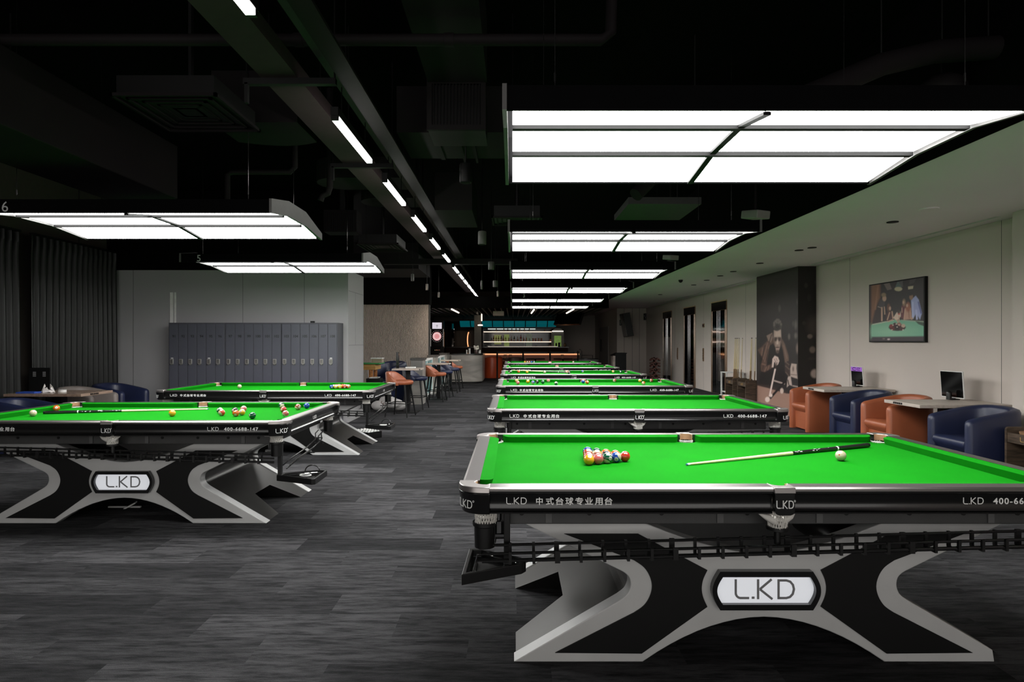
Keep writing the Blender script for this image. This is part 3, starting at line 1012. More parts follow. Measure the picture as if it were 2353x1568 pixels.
    b.box(s_ * 1.205 - 0.045, s_ * 1.205 + 0.045, -0.635, -0.565, 0.585, 0.605)
    b.build('drop_bracket', M_CHROME, r, 40)
    if side > 0:
        b = MB()
        h_ = [(1.46 + 0.06 * cos(a), -0.42, 0.39 + 0.05 * sin(a)) for a in np.linspace(0, pi, 9)]
        b.tube(h_, 0.005, 6); b.build('tray_handle', M_PLASTIC, ty)
        b = MB(); b.tube([(1.45 + 0.045 * cos(a), -0.56 + 0.035 * sin(a), z1 - 0.004) for a in np.linspace(0, 2 * pi, 13)[:-1]], 0.004, 6, closed=True)
        b.build('tray_ring', M_LETTER, ty)
    return r


XT, XTL = 1.14, -3.105
tab_labels = ['billiard table with a racked triangle of balls and a cue lying slantwise on it', 'billiard table with nothing on its cloth, right behind the racked one',
              'billiard table with balls spread all over its cloth, third in the long row', 'billiard table with a cue lying lengthwise among loose balls, fourth in the long row',
              'billiard table with nothing on its cloth, fifth in the long row towards the bar', 'smallest-looking billiard table, last in the long row before the bar']
g_ = 'billiard tables with lettered black aprons'
t0 = make_table(-1, False, True, tab_labels[0])
t0['group'] = g_
t0.location = (XT, 2.555 + HW, 0)
for k in range(1, 6):
    dup(t0, (XT, 2.555 + 2.92 * k + HW, 0), 0, tab_labels[k])
t6 = make_table(1, True, False, 'billiard table under the lamp marked 6, a cue lying across its cloth')
t6['group'] = g_
t6.location = (XTL, 4.66 + HW, 0)
dup(t6, (XTL, 7.58 + HW, 0), 0, 'billiard table under the lamp marked 5, in front of the numbered lockers')

# ---------------------------------------------------------------- balls
BC = {1: (0.55, 0.27, 0.012), 2: (0.005, 0.035, 0.22), 3: (0.36, 0.022, 0.01), 4: (0.42, 0.09, 0.09), 5: (0.45, 0.085, 0.01), 6: (0.003, 0.06, 0.025), 7: (0.18, 0.035, 0.015), 8: (0.006, 0.006, 0.006)}
CN = {1: 'yellow', 2: 'blue', 3: 'red', 4: 'pink', 5: 'orange', 6: 'green', 7: 'brown', 8: 'black'}
IV = (0.40, 0.355, 0.24)


def ball_mat(n):
    """ball colours by number: 0 the cue ball, 1-8 full, 9-15 striped, with white number discs"""
    nm = 'ball_%d' % n
    if nm in MATS:
        return MATS[nm]
    m = mat(nm, IV, 0.12, var=0, coat=0.4)
    nt = m.node_tree; b = nt.nodes['Principled BSDF']; L = nt.links.new
    tc = nt.nodes.new('ShaderNodeTexCoord')
    sep = nt.nodes.new('ShaderNodeSeparateXYZ'); L(tc.outputs['Object'], sep.inputs[0])
    def absgt(sock, th):
        a = nt.nodes.new('ShaderNodeMath'); a.operation = 'ABSOLUTE'; L(sock, a.inputs[0])
        g = nt.nodes.new('ShaderNodeMath'); g.operation = 'GREATER_THAN'; g.inputs[1].default_value = th; L(a.outputs[0], g.inputs[0])
        return g.outputs[0]
    disc = absgt(sep.outputs['Y'], 0.0262 if n else 0.0280)
    base = BC.get(n if n <= 8 else n - 8, IV) if n else IV
    m1 = nt.nodes.new('ShaderNodeMix'); m1.data_type = 'RGBA'
    m1.inputs['A'].default_value = base + (1,)
    m1.inputs['B'].default_value = IV + (1,)
    if n > 8:
        L(absgt(sep.outputs['Z'], 0.0155), m1.inputs['Factor'])
    else:
        m1.inputs['Factor'].default_value = 0.0
    m2 = nt.nodes.new('ShaderNodeMix'); m2.data_type = 'RGBA'
    L(m1.outputs['Result'], m2.inputs['A'])
    m2.inputs['B'].default_value = ((0.5, 0.47, 0.4) if n else (0.35, 0.03, 0.02)) + (1,)
    L(disc, m2.inputs['Factor'])
    if n == 0:
        d2 = absgt(sep.outputs['X'], 0.0280)
        mx = nt.nodes.new('ShaderNodeMath'); mx.operation = 'MAXIMUM'; L(disc, mx.inputs[0]); L(d2, mx.inputs[1]); L(mx.outputs[0], m2.inputs['Factor'])
    L(m2.outputs['Result'], b.inputs['Base Color'])
    return m


BR = 0.0286
BALL = {}


def ball(n, x, y, rot, label, group):
    z = ZB + BR
    if x > -1:
        k = min(5, max(0, int((y - 2.0) / 2.92))); cx, cy = XT, 2.555 + 2.92 * k + HW
    else:
        cx, cy = XTL, (4.66 if y < 7 else 7.58) + HW
    x = min(max(x, cx - 1.19), cx + 1.19); y = min(max(y, cy - 0.60), cy + 0.60)
    if n not in BALL:
        o = MB().sphere((0, 0, 0), BR, 24, 14).build('billiard_ball', ball_mat(n), None, 180)
        if n:
            b = MB()
            for s_ in (0, pi):
                put_text(b, str(n), 0.016, ROT(s_) @ Matrix.Translation((0, -BR + 0.0001, -0.006)) @ Matrix.Rotation(pi / 2, 4, 'X'), 0, 1, 'c')
            b.build('number', M_BLACKM, o, 0)
        BALL[n] = o
    else:
        o = dup(BALL[n])
    o.location = (x, y, z)
    o.rotation_euler = rot
    tag(o, label, 'ball', group)
    return o


def at_cloth(px, py):
    Y = F * (H - ZB - BR) / (py - VY)
    return (px - VX) * Y / F, Y


def nm(n):
    return 'cream cue ball' if n == 0 else ('solid %s ball' % CN[n] if n <= 8 else 'white and %s striped ball' % CN[n - 8])


rnd = random.Random(4)
# the racked triangle: rows run back from the long front edge
A = Vector((0.406, 3.241)); Bv = Vector((0.606, 3.333))
d1 = (Bv - A).normalized(); ang = math.atan2(d1.y, d1.x) + pi / 3
d2 = Vector((cos(ang), sin(ang)))
rack = [[1, 4, 14, 10, 3], [12, 15, 8, 13], [7, 9, 5], [11, 6], [2]]
rowtxt = ['on the front edge of the racked triangle', 'in the second line of the racked triangle', 'in the third line of the racked triangle', 'in the short fourth line of the rack', 'at the back tip of the racked triangle']
rots = {1: (-0.9, 0, 0.15), 4: (0.9, 0.3, 1.4), 14: (-0.1, 0.55, 0.5), 10: (0.5, 1.0, 0.3), 3: (0.9, 0.2, 2.0), 12: (-0.9, 0.4, 0.1), 15: (-0.5, 0.5, 0.4), 8: (-0.7, 0.3, 0.7), 13: (-0.5, 0.9, 0.2), 7: (-0.5, 0.2, 0.1)}
for j, row in enumerate(rack):
    for i, n in enumerate(row):
        p = A + d1 * (2 * BR + 0.0003) * i + d2 * (2 * BR + 0.0003) * j
        rr = rots.get(n, (rnd.uniform(-1, 1), rnd.uniform(-1, 1), rnd.uniform(-1, 1)))
        ball(n, p.x, p.y, rr, '%s %s' % (nm(n), rowtxt[j]), 'balls racked in a triangle')
x, y = at_cloth(1932, 1047.5)
ball(0, x, y, (0.5, 0.3, 0.8), 'cream cue ball with red dots beside the butt of the slanting cue', None)

SHORT = {'on the table under the lamp marked 6': 'under lamp 6', 'on the table beside the lift doors': 'on the third table', 'on the table with the lengthwise cue': 'on the fourth table',
         'on the last table before the bar': 'on the last table', 'on the table in front of the lockers': 'of the table before the lockers'}
sets = {
    'on the table under the lamp marked 6': [
        (505, 944, 14, 'behind the red striped one'), (509.5, 948.7, 11, 'touching the green striped one'), (539.7, 944, 8, 'behind the orange ball'), (542, 950.2, 5, 'in front of the black ball'),
        (559.6, 939.8, 12, 'behind the yellow striped one'), (556, 947.6, 9, 'right of the orange ball'), (580, 955.3, 6, 'close to the near rail'), (646.5, 932.2, 14, 'behind the red ball near the far cushion'),
        (651.3, 941.5, 3, 'near the right end cushion'), (656, 951, 12, 'half hidden by the right end cushion'), (684.4, 935.6, 15, 'left of the blue ball'), (704.9, 932.8, 2, 'in the far right corner of the cloth'),
        (75.9, 949.8, 0, 'near the butt of the horizontal cue'), (112, 938.5, 5, 'against the left end cushion'), (395.8, 950, 1, 'in front of the horizontal cue')],
    'on the table beside the lift doors': [
        (1187.2, 875, 9, 'leftmost, behind the pink one'), (1190, 880, 4, 'leftmost near the front rail'), (1213, 877, 1, 'right of the pink ball'), (1224.5, 879.4, 10, 'touching the black ball'), (1234, 878.2, 8, 'left of the green ball'),
        (1247.6, 878.2, 6, 'right of the black ball'), (1259, 874, 12, 'nearest the far cushion'), (1278, 881.5, 14, 'mostly hidden by the front rail'), (1340, 877.3, 2, 'in the middle of the cloth'), (1349.5, 878.7, 5, 'beside the blue ball'),
        (1407.5, 873.2, 15, 'alone right of the middle pocket'), (1467.7, 874, 9, 'near the right end'), (1486.3, 872, 7, 'farthest right, by the cushion'), (1478.7, 881, 13, 'half hidden by the front rail')],
    'on the table with the lengthwise cue': [
        (1173.4, 855, 14, 'at the left end'), (1191.8, 854.3, 5, 'second from the left end'), (1211.3, 855.2, 1, 'left of the cue tip'), (1251.5, 855.6, 0, 'under the middle of the cue'), (1302.4, 855.6, 12, 'left of the middle pocket'),
        (1308, 857.5, 8, 'at the thick end of the cue'), (1334, 852, 10, 'right of the middle pocket'), (1405.3, 853, 9, 'in the right half'), (1426.6, 854.6, 6, 'nearest the right end')],
    'on the last table before the bar': [
        (1205, 830.6, 1, 'first of the short line of balls'), (1210, 830.8, 11, 'second in the short line of balls'), (1215, 830.6, 4, 'third in the short line of balls'), (1220, 830.8, 2, 'fourth in the short line of balls'), (1225.5, 830.6, 10, 'last in the short line of balls'), (1314, 831.0, 0, 'alone in the right half')],
    'on the table in front of the lockers': [(550.4, 888.4, 0, 'alone in the left half')],
}
for where, lst in sets.items():
    for px, py, n, what in lst:
        x, y = at_cloth(px, py)
        ball(n, x, y, (rnd.uniform(-1.2, 0.6), rnd.uniform(-1, 1), rnd.uniform(-1, 1)), '%s %s, %s' % (nm(n), what, SHORT[where]), 'balls ' + where)
# racked balls on the table before the lockers
A = Vector((-2.505, 8.42)); d1 = Vector((0.97, 0.24)).normalized(); ang = math.atan2(d1.y, d1.x) + pi / 3; d2 = Vector((cos(ang), sin(ang)))
for j, row in enumerate([[2, 9, 1, 3, 13], [10, 14, 5, 12], [4, 6, 11], [15, 7], [8]]):
    for i, n in enumerate(row):
        p = A + d1 * 0.0575 * i + d2 * 0.0575 * j
        ball(n, p.x, p.y, (rnd.uniform(-1.2, 0.6), rnd.uniform(-1, 1), 0.3), '%s in the rack on the table before the lockers' % nm(n), 'balls racked before the lockers')

# ---------------------------------------------------------------- cues
M_SHAFT = mat('maple_shaft', (0.66, 0.55, 0.33), 0.35, var=0.06, vs=6)
M_BUTT = mat('black_cue_butt', (0.008, 0.008, 0.008), 0.2, coat=0.4)


def cue(tip, butt, label, deco=True):
    tip, butt = Vector(tip), Vector(butt)
    r = thing('billiard_cue', label, 'cue', butt)
    d = tip - butt
    L_ = d.length
    r.rotation_mode = 'QUATERNION'
    r.rotation_quaternion = d.to_track_quat('X', 'Z')
    rad = lambda t: 0.0142 + (0.0058 - 0.0142) * t
    def seg(nm_, a, c, m, k=1.0):
        MB().lathe([(rad(a) * k, a * L_), (rad(c) * k, c * L_)], (0, 0, 0), 14, axis='x').build(nm_, m, r, 40)
    seg('bumper', 0, 0.012, M_BLACKM, 0.9)
    seg('butt', 0.012, 0.46, M_BUTT)
    seg('shaft', 0.46, 0.983, M_SHAFT)
    seg('ferrule', 0.983, 0.994, M_LETTER)
    seg('tip', 0.994, 1.0, mat('blue_chalk_tip', (0.05, 0.18, 0.3), 0.8))
    seg('ring', 0.196, 0.203, M_LETTER, 1.05)
    if deco:
        b = MB()
        rr = random.Random(3)
        for i in range(26):
            t = rr.choice((rr.uniform(0.21, 0.27), rr.uniform(0.30, 0.35), rr.uniform(0.40, 0.45)))
            a = rr.uniform(0.2, 2.9)
            q = rad(t) * 1.01
            h = rr.uniform(0.006, 0.02); da = rr.uniform(-0.5, 0.5)
            b.add([(t * L_, q * cos(a), q * sin(a)), (t * L_ + h, q * cos(a + da), q * sin(a + da)), (t * L_ + h, q * cos(a + da + 0.25), q * sin(a + da + 0.25)), (t * L_ + 0.004, q * cos(a + 0.3), q * sin(a + 0.3))], [(0, 1, 2, 3)])
        b.build('painted_pattern', M_LETTER, r, 0)
    return r


def on_cloth(px, py, h):
    Y = F * (H - ZB - h) / (py - VY)
    return ((px - VX) * Y / F, Y, ZB + h)


cue(on_cloth(1577, 1068, 0.0065), on_cloth(1996, 1023, 0.0145), 'cue lying slantwise on the cloth between the racked triangle and the cue ball')
cue(on_cloth(479, 940.3, 0.0065), on_cloth(100, 948.5, 0.0145), 'cue lying lengthwise on the table under the lamp marked 6')
cue((-0.03, 12.76, ZR + 0.007), (1.19, 12.55, ZB + 0.0145), 'cue lying lengthwise among balls on the fourth table of the long row', False)


# ================================================================ TUB CHAIRS
def tub_chair(m, label, group, wdt=0.66, dep=0.66, hf=0.64, hb=0.765, name='tub_chair'):
    """open side towards -x"""
    r = thing(name, label, 'armchair', (0, 0, 0), 0, group)
    hw, x0, x1, t = wdt / 2 - 0.05, -dep / 2, dep / 2 - 0.05, 0.10
    path = [(x0 + 0.012, -hw, 0.55), (x0, -hw, 0.0)][:0]
    path = [(x0 - 0.0, -hw, 0.35), (x0 + 0.015, -hw, 0.85), (x0 + 0.04, -hw, 1.0)]
    path += [(x, -hw, 1.0) for x in (x0 + 0.14, x0 + 0.25)]
    n = 14
    cx = x0 + 0.34
    for i in range(n + 1):
        a = -pi / 2 + pi * i / n
        ca, sa = cos(a), sin(a)
        k = (abs(ca) ** 3 + abs(sa) ** 3) ** (-1 / 3)
        path.append((cx + (x1 - cx) * ca * k, hw * sa * k, 1.0))
    path += [(x, hw, 1.0) for x in (x0 + 0.25, x0 + 0.14)]
    path += [(x0 + 0.04, hw, 1.0), (x0 + 0.015, hw, 0.85), (x0, hw, 0.35)]
    vs, fs = [], []
    np_ = len(path)
    for i, (x, y, k) in enumerate(path):
        a = path[max(0, i - 1)]; c = path[min(np_ - 1, i + 1)]
        tx, ty = c[0] - a[0], c[1] - a[1]
        l = math.hypot(tx, ty); nx, ny = -ty / l, tx / l
        s_ = min(1, max(0, (x - x0) / (x1 - x0)))
        zt = hf + (hb - hf) * (s_ ** 0.8) - (1 - k) * 0.05
        h = t / 2 * k
        for o, z in ((-h * 0.85, 0.0), (-h, 0.03), (-h, zt - 0.045), (-h * 0.72, zt - 0.014), (0, zt), (h * 0.72, zt - 0.014), (h, zt - 0.045), (h, 0.03), (h * 0.85, 0.0)):
            vs.append((x + nx * o, y + ny * o, z))
    q = 9
    for i in range(np_ - 1):
        for j in range(q - 1):
            fs.append((i * q + j, i * q + j + 1, (i + 1) * q + j + 1, (i + 1) * q + j))
    fs.append(tuple(range(q))[::-1]); fs.append(tuple((np_ - 1) * q + j for j in range(q)))
    MB().add(vs, fs).build('shell', m, r, 50)
    # piping along the top edge
    b = MB()
    for o in (0.046,):
        b.tube([(x, y, hf + (hb - hf) * (min(1, max(0, (x - x0) / (x1 - x0))) ** 0.8) - 0.04) for x, y, k in path[2:-2]], 0.004, 5)
    # seat cushion with a rolled front
    b = MB()
    pr = [(x0 + 0.035, 0.335), (x0 + 0.012, 0.355), (x0 + 0.004, 0.385), (x0 + 0.016, 0.418), (x0 + 0.05, 0.432), (x0 + 0.20, 0.428), (x1 - 0.08, 0.415), (x1 - 0.06, 0.30), (x0 + 0.06, 0.30)]
    b.prism([(x, z) for x, z in pr], -hw + 0.045, hw - 0.045, 'y')
    b.build('seat_cushion', m, r, 45, 0.012, 3)
    MB().box(x0 + 0.07, x1 - 0.06, -hw + 0.04, hw - 0.04, 0.02, 0.31).build('base_panel', m, r, 0)
    return r


gR, gL = 'tub chairs along the right wall', 'tub chairs by the curtain'
c_or = tub_chair(M_ORANGE, 'orange leather tub chair in front of the mural of the man', gR)
c_or.location = (5.02, 10.03, 0)
dup(c_or, (5.0, 7.88, 0), 0, 'orange leather tub chair between the two navy ones by the right wall')
c_bl = tub_chair(M_BLUE, 'navy leather tub chair between the two orange ones by the right wall', gR)
c_bl.location = (4.99, 8.67, 0)
dup(c_bl, (4.98, 6.53, 0), 0, 'navy leather tub chair beside the dark wooden cue stand at the right edge')
q = dup(c_bl, (-6.40, 7.98, 0), pi, 'navy tub chair at the left edge, behind the table under lamp 6', gL)
q.scale = (1, 0.86, 0.93)
dup(c_bl, (-6.53, 10.08, 0), pi - 0.1, 'navy tub chair nearest the grey partition, beside the taupe one', gL)
c_gr = tub_chair(M_GREY, 'taupe leather tub chair in front of the black curtain', gL)
c_gr.location = (-6.56, 9.33, 0); c_gr.rotation_euler.z = pi
q = dup(c_bl, (-2.95, 14.6, 0), R(62), 'tall navy tub chair in front of the slatted wall')
q.scale = (1.15, 1.1, 1.28)
c_red = tub_chair(mat('red_orange_leather', (0.50, 0.07, 0.02), 0.4, var=0.05, bump=0.1, bs=300), 'red-orange tub chair beside the rounded marble counter', None)
c_red.location = (-0.80, 24.4, 0); c_red.rotation_euler.z = R(-60); c_red.scale = (1.1, 1.1, 1.12)
c_br = tub_chair(mat('brown_leather', (0.10, 0.05, 0.035), 0.45), 'dark brown round-backed chair behind the leftmost gap of the barrier', None)
c_br.location = (0.1, 24.6, 0); c_br.rotation_euler.z = R(80); c_br.scale = (1.15, 1.15, 1.05)


# ---------------------------------------------------------------- tables by the walls, with small displays
def side_table(label, loc, rz, group, top=M_TOP):
    r = thing('side_table', label, 'table', loc, rz, group)
    t = MB().box(-0.53, 0.53, -0.33, 0.33, 0.70, 0.738).build('tabletop', top, r, 0, 0.004)
    b = MB()
    for i in range(5):
        b.box(-0.532, -0.529, -0.02 + i * 0.035, 0.008 + i * 0.035, 0.708, 0.731)
    b.build('control_buttons', M_BLACKM, t, 0)
    MB().box(-0.06, 0.06, -0.06, 0.06, 0.02, 0.70).build('pedestal', M_BLACKM, r, 0)
    MB().box(-0.25, 0.25, -0.22, 0.22, 0, 0.02).build('base', M_BLACKM, r, 0)
    return r


ta = side_table('pale wooden side table between the mural and the farther navy chair', (5.14, 9.35, 0), 0, 'side tables')
dup(ta, (5.12, 7.20, 0), 0, 'pale wooden side table between the nearer orange and navy chairs')
side_table('brown side table with napkins on it by the black curtain', (-6.41, 8.63, 0), pi, 'side tables', wood('brown_tabletop', (0.22, 0.15, 0.11), (0.30, 0.21, 0.16), 0.25, (8, 1, 8)))


def display(label, loc, rz, wd, ht, purple):
    r = thing('tabletop_display', label, 'screen', loc, rz, 'small displays on the side tables')
    mt = Matrix.Rotation(R(-4), 4, 'Y')
    f = MB().box(-0.004, 0.012, -wd / 2, wd / 2, 0.0, ht, 0, mt).build('casing', M_WHITE, r, 0, 0.002)
    MB().box(-0.006, -0.004, -wd / 2 + 0.008, wd / 2 - 0.008, 0.012, ht - 0.008, 0, mt).build('glass', M_SCREEN, f, 0)
    if purple:
        MB().box(-0.0075, -0.006, -wd / 2 + 0.008, wd / 2 - 0.008, ht - 0.075, ht - 0.010, 0, mt).build('lit_banner', mat('purple_banner', (0.2, 0.08, 0.3), 0.4, emit=(0.22, 0.07, 0.40), es=0.8, var=0.05), f, 0)
        b = MB(); mm = mt @ Matrix.Translation((-0.008, wd / 2 - 0.03, ht - 0.066)) @ ROT(-pi / 2) @ Matrix.Rotation(pi / 2, 4, 'X')
        stroke(b, [(0.05 + 0.055 * cos(a) + 0.03, 0.024 + 0.022 * sin(a)) for a in np.linspace(0.6, 2 * pi - 0.6, 10)], 0.009, mm)
        stroke(b, [(0.155, 0.046), (0.155, 0.002)], 0.01, mm); stroke(b, [(0.175, 0.044), (0.235, 0.044), (0.18, 0.005), (0.24, 0.005)], 0.009, mm)
        b.build('banner_lettering', M_BLACKM, f, 0)
    MB().box(-0.05, 0.05, -0.05, 0.05, -0.022, -0.010).build('stand_base', M_BLACKM, r, 0)
    b = MB(); b.lathe([(0.03, -0.015), (0.03, 0.06), (0.024, 0.085), (0.008, 0.095)], (-0.075, -0.03, 0), 14); b.build('scanner', M_PLASTIC, r, 50)
    MB().box(0.0, 0.02, -0.02, 0.02, -0.012, 0.05).build('stand_neck', M_BLACKM, r, 0)


display('small upright display with a purple lit top strip', (5.45, 9.62, 0.760), 0, 0.32, 0.30, True)
display('small blank black display in a white frame beside the nearer navy chair', (5.42, 7.50, 0.760), 0.05, 0.36, 0.33, False)

# ---------------------------------------------------------------- cue stands
def rack_piece(label, loc, rz=0):
    r = thing('cue_stand', label, 'cue stand', loc, rz, 'dark wooden cue stands')
    for y in (-0.235, 0.235):
        MB().prism(arc(-0.15, 0.57, 0.03, pi, pi / 2, 4) + arc(0.13, 0.57, 0.03, pi / 2, 0, 4) + [(0.16, 0), (-0.18, 0)], y - 0.012, y + 0.012, 'y').build('side_panel', M_RACK, r, 0)
    MB().box(0.10, 0.115, -0.223, 0.223, 0.02, 0.58).build('back_panel', M_RACK, r, 0)
    a = MB().box(-0.172, -0.155, -0.223, 0.223, 0.45, 0.545).build('apron', M_RACK, r, 0)
    b = MB(); lkd(b, 0.045, Matrix.Translation((-0.1725, 0.07, 0.475)) @ ROT(-pi / 2) @ Matrix.Rotation(pi / 2, 4, 'X'), 0.12)
    b.build('lettering', M_GOLD, a, 0)
    MB().box(-0.155, 0.10, -0.223, 0.223, 0.50, 0.515).build('top_shelf', M_RACK, r, 0)
    MB().box(-0.15, 0.10, -0.223, 0.223, 0.02, 0.045).build('bottom_shelf', M_RACK, r, 0)
    b = MB()
    for y in (-0.249, 0.249):
        for x in (-0.12, 0.10):
            b.lathe([(0.010, -0.003), (0.010, 0.003)], (x, y, 0.55), 10, axis='y')
    b.build('screw_cap', M_CHROME, r)
    return r


ck = rack_piece('dark cue stand in front of the nearest lift, white trolley behind it', (5.30, 14.42, 0))
dup(ck, (5.30, 13.22 + 0.42, 0), 0, 'dark cue stand touching the edge of the mural')
dup(ck, (5.12, 5.87, 0), 0, 'dark wooden cue stand cut by the right edge of the picture')


def standing_cue(x, y, lean, label):
    r = thing('billiard_cue', label, 'cue', (x, y, 0.516), 0, 'cues standing in the cue stands')
    r.rotation_euler = (lean, R(2.0), 0)
    MB().lathe([(0.0135, 0), (0.012, 0.28)], seg=10).build('butt', wood('brown_butt', (0.16, 0.09, 0.04), (0.28, 0.17, 0.08), 0.35, (30, 30, 2)), r, 40)
    MB().lathe([(0.012, 0.28), (0.0065, 1.0)], seg=10).build('shaft', M_SHAFT, r, 40)
    MB().lathe([(0.0064, 1.0), (0.006, 1.02)], seg=10).build('tip', M_BLACKM, r, 40)


for i, (dx, dy) in enumerate(((0.02, 0.19), (0.02, 0.12), (-0.05, 0.06), (0.03, 0.0), (-0.04, -0.10), (0.04, -0.17))):
    standing_cue(5.30 + dx, 14.42 + dy, 0, '%s cue from the left in the stand before the nearest lift' % ('first', 'second', 'third', 'fourth', 'fifth', 'sixth')[i])
for i, (dx, dy) in enumerate(((0.02, -0.02), (-0.03, -0.10), (0.04, -0.18))):
    standing_cue(5.30 + dx, 13.64 + dy, 0, '%s cue from the left in the stand touching the mural' % ('first', 'second', 'third')[i])
b = MB(); b.lathe([(0.085, 0.0), (0.10, 0.02), (0.105, 0.05), (0.098, 0.05), (0.09, 0.03), (0.05, 0.022)], (0, 0, 0), 24)
tag(b.build('leather_bowl', M_TAN, None, 40, loc=(5.08, 5.95, 0.516)), 'round tan leather bowl on the cue stand at the right edge', 'bowl')
r = thing('trolley', 'white-framed trolley in front of the nearest lift door', 'trolley', (5.42, 15.05, 0))
MB().box(-0.22, 0.22, -0.2, 0.2, 0.68, 0.70).build('top_shelf', M_WHITE, r, 0, 0.003)
for x in (-0.2, 0.2):
    for y in (-0.18, 0.18):
        MB().box(x - 0.016, x + 0.016, y - 0.016, y + 0.016, 0, 0.68).build('leg', M_WHITE, r, 0)
MB().box(-0.2, 0.2, -0.18, 0.18, 0.2, 0.22).build('lower_shelf', M_WHITE, r, 0)

# ---------------------------------------------------------------- bar stools and high tables
def stool(m, label):
    """facing +x"""
    r = thing('bar_stool', label, 'stool', (0, 0, 0), 0, 'bar stools')
    b = MB()
    b.lathe([(0.01, 0.615), (0.19, 0.615), (0.215, 0.63), (0.225, 0.66), (0.215, 0.69), (0.18, 0.702), (0.01, 0.705)], (0.03, 0, 0), 24)
    for i in range(len(b.v)):
        x, y, z = b.v[i]
        b.v[i] = (x * 1.08, y, z)
    b.build('seat', m, r, 50)
    vs, fs = [], []
    n = 18
    for i in range(n + 1):
        t = i / n
        a = R(75) + R(210) * t
        e = sin(pi * t)
        zt = 0.665 + 0.200 * min(1, (e * 1.25)) ** 0.9
        k = 0.35 + 0.65 * min(1, e * 3)
        rr = 0.235
        fl = 0.02
        for o, z in ((-0.025 * k, 0.61), (-0.028 * k, zt - 0.03), (-0.012 * k, zt - 0.006), (0.008 * k, zt), (0.026 * k, zt - 0.02), (0.03 * k, 0.66), (0.022 * k, 0.61)):
            q = rr + o + fl * (z - 0.61) / 0.25
            vs.append((0.01 + q * cos(a), q * sin(a), z))
    for i in range(n):
        for j in range(7):
            fs.append((i * 7 + j, i * 7 + (j + 1) % 7, (i + 1) * 7 + (j + 1) % 7, (i + 1) * 7 + j))
    fs.append(tuple(range(7))[::-1]); fs.append(tuple(n * 7 + j for j in range(7)))
    MB().add(vs, fs).build('backrest', m, r, 50)
    for sx in (-1, 1):
        for sy in (-1, 1):
            MB().tube([(sx * 0.14 + 0.02, sy * 0.14, 0.615), (sx * 0.225 + 0.02, sy * 0.225, 0.0)], [0.021, 0.012], 8).build('leg', M_BLACKM, r)
    q = 0.192
    b = MB(); b.tube([(0.02 + sx * q, sy * q, 0.26) for sx, sy in ((-1, -1), (1, -1), (1, 1), (-1, 1))], 0.009, 6, closed=True)
    b.build('footrest', M_STEEL, r)
    return r


so = stool(M_ORANGE, 'orange bar stool behind the corner of the table under lamp 5')
so.location = (-2.20, 11.85, 0); so.rotation_euler.z = R(-12)
sb = stool(M_BLUE, 'navy bar stool beside the end of the first marble half wall')
sb.location = (-2.11, 13.15, 0); sb.rotation_euler.z = R(-8)
dup(so, (-1.88, 14.78, 0), R(-5), 'orange bar stool in the middle of the row, before the second high table')
dup(sb, (-1.83, 15.85, 0), R(-5), 'navy bar stool right of the middle orange one')
dup(sb, (-1.78, 17.35, 0), R(-5), 'navy bar stool closest to the rounded marble counter')
dup(so, (-1.80, 18.7, 0), R(-5), 'orange bar stool at the far end of the row, by the rounded counter')


def high_table(label, loc):
    r = thing('high_table', label, 'table', loc, 0, 'high tables by the half walls')
    t = MB().box(-0.28, 0.28, -0.28, 0.28, 0.872, 0.905).build('tabletop', M_TOP, r, 0, 0.004)
    MB().box(0.27, 0.282, -0.28, -0.22, 0.875, 0.902).build('control_buttons', M_BLACKM, t, 0)
    MB().box(-0.04, 0.04, -0.04, 0.04, 0.015, 0.872).build('pedestal', M_BLACKM, r, 0)
    MB().box(-0.21, 0.21, -0.2, 0.2, 0, 0.015).build('base', M_BLACKM, r, 0)
    return r


ht = high_table('pale high table nearest the camera, white keyboard on it', (-2.14, 12.48, 0))
dup(ht, (-1.86, 15.33, 0), 0, 'pale high table in the middle, over a square black foot plate')
dup(ht, (-1.84, 18.02, 0), 0, 'pale high table farthest away, by the rounded marble counter')
b = MB(); rbox(b, -0.10, 0.10, -0.06, 0.06, 0, 0.025, 0.01)
tag(b.build('keyboard', M_WHITE, None, 0, loc=(-2.10, 12.55, 0.905)), 'small white keyboard on the nearest high table', 'keyboard')
b = MB(); b.box(-0.028, 0.028, -0.02, 0.02, 0.0, 0.33)
o = tag(b.build('display_stand', M_SCREEN, None, 0, 0.003, loc=(-2.34, 12.4, 0.905)), 'slim black upright display on the nearest high table', 'screen')

# marble half walls with framed teal glass between them
def pillar(x0, x1, y0, y1, z, lab):
    r = tag(MB().box(x0, x1, y0, y1, 0, z).build('half_wall', M_MARBLE, None, 0, 0.004), lab, 'half wall', 'marble half walls')
    MB().box(x0 - 0.02, x1 + 0.02, y0 - 0.02, y1 + 0.02, z, z + 0.05).build('cap', mat('dark_stone_cap', (0.06, 0.055, 0.05), 0.4), r, 0)


pillar(-2.34, -2.07, 14.0, 14.5, 1.02, 'marble half wall nearest the camera, beside the orange stool')
pillar(-2.33, -2.12, 16.75, 17.35, 1.02, 'middle marble half wall between the two glass frames')
pillar(-2.36, -2.14, 19.7, 20.5, 1.02, 'farthest marble half wall, against the rounded counter')
for y0, y1, lab in ((14.52, 16.73, 'white-framed teal glass panel between the nearest and middle half walls'), (17.37, 19.68, 'white-framed teal glass panel between the middle and farthest half walls')):
    r = tag(MB().box(-2.23, -2.21, y0 + 0.05, y1 - 0.05, 0.1, 0.98).build('glass_screen', M_GLASS, None, 0), lab, 'glass screen', 'glass screens between half walls')
    b = MB()
    for z in (0.06, 0.96):
        b.box(-2.245, -2.185, y0, y1, z, z + 0.05)
    for y in (y0, y1 - 0.05, (y0 + y1) / 2):
        b.box(-2.245, -2.185, y, y + 0.05, 0.0, 1.0)
    b.build('glass_frame', M_WHITE, r, 0)
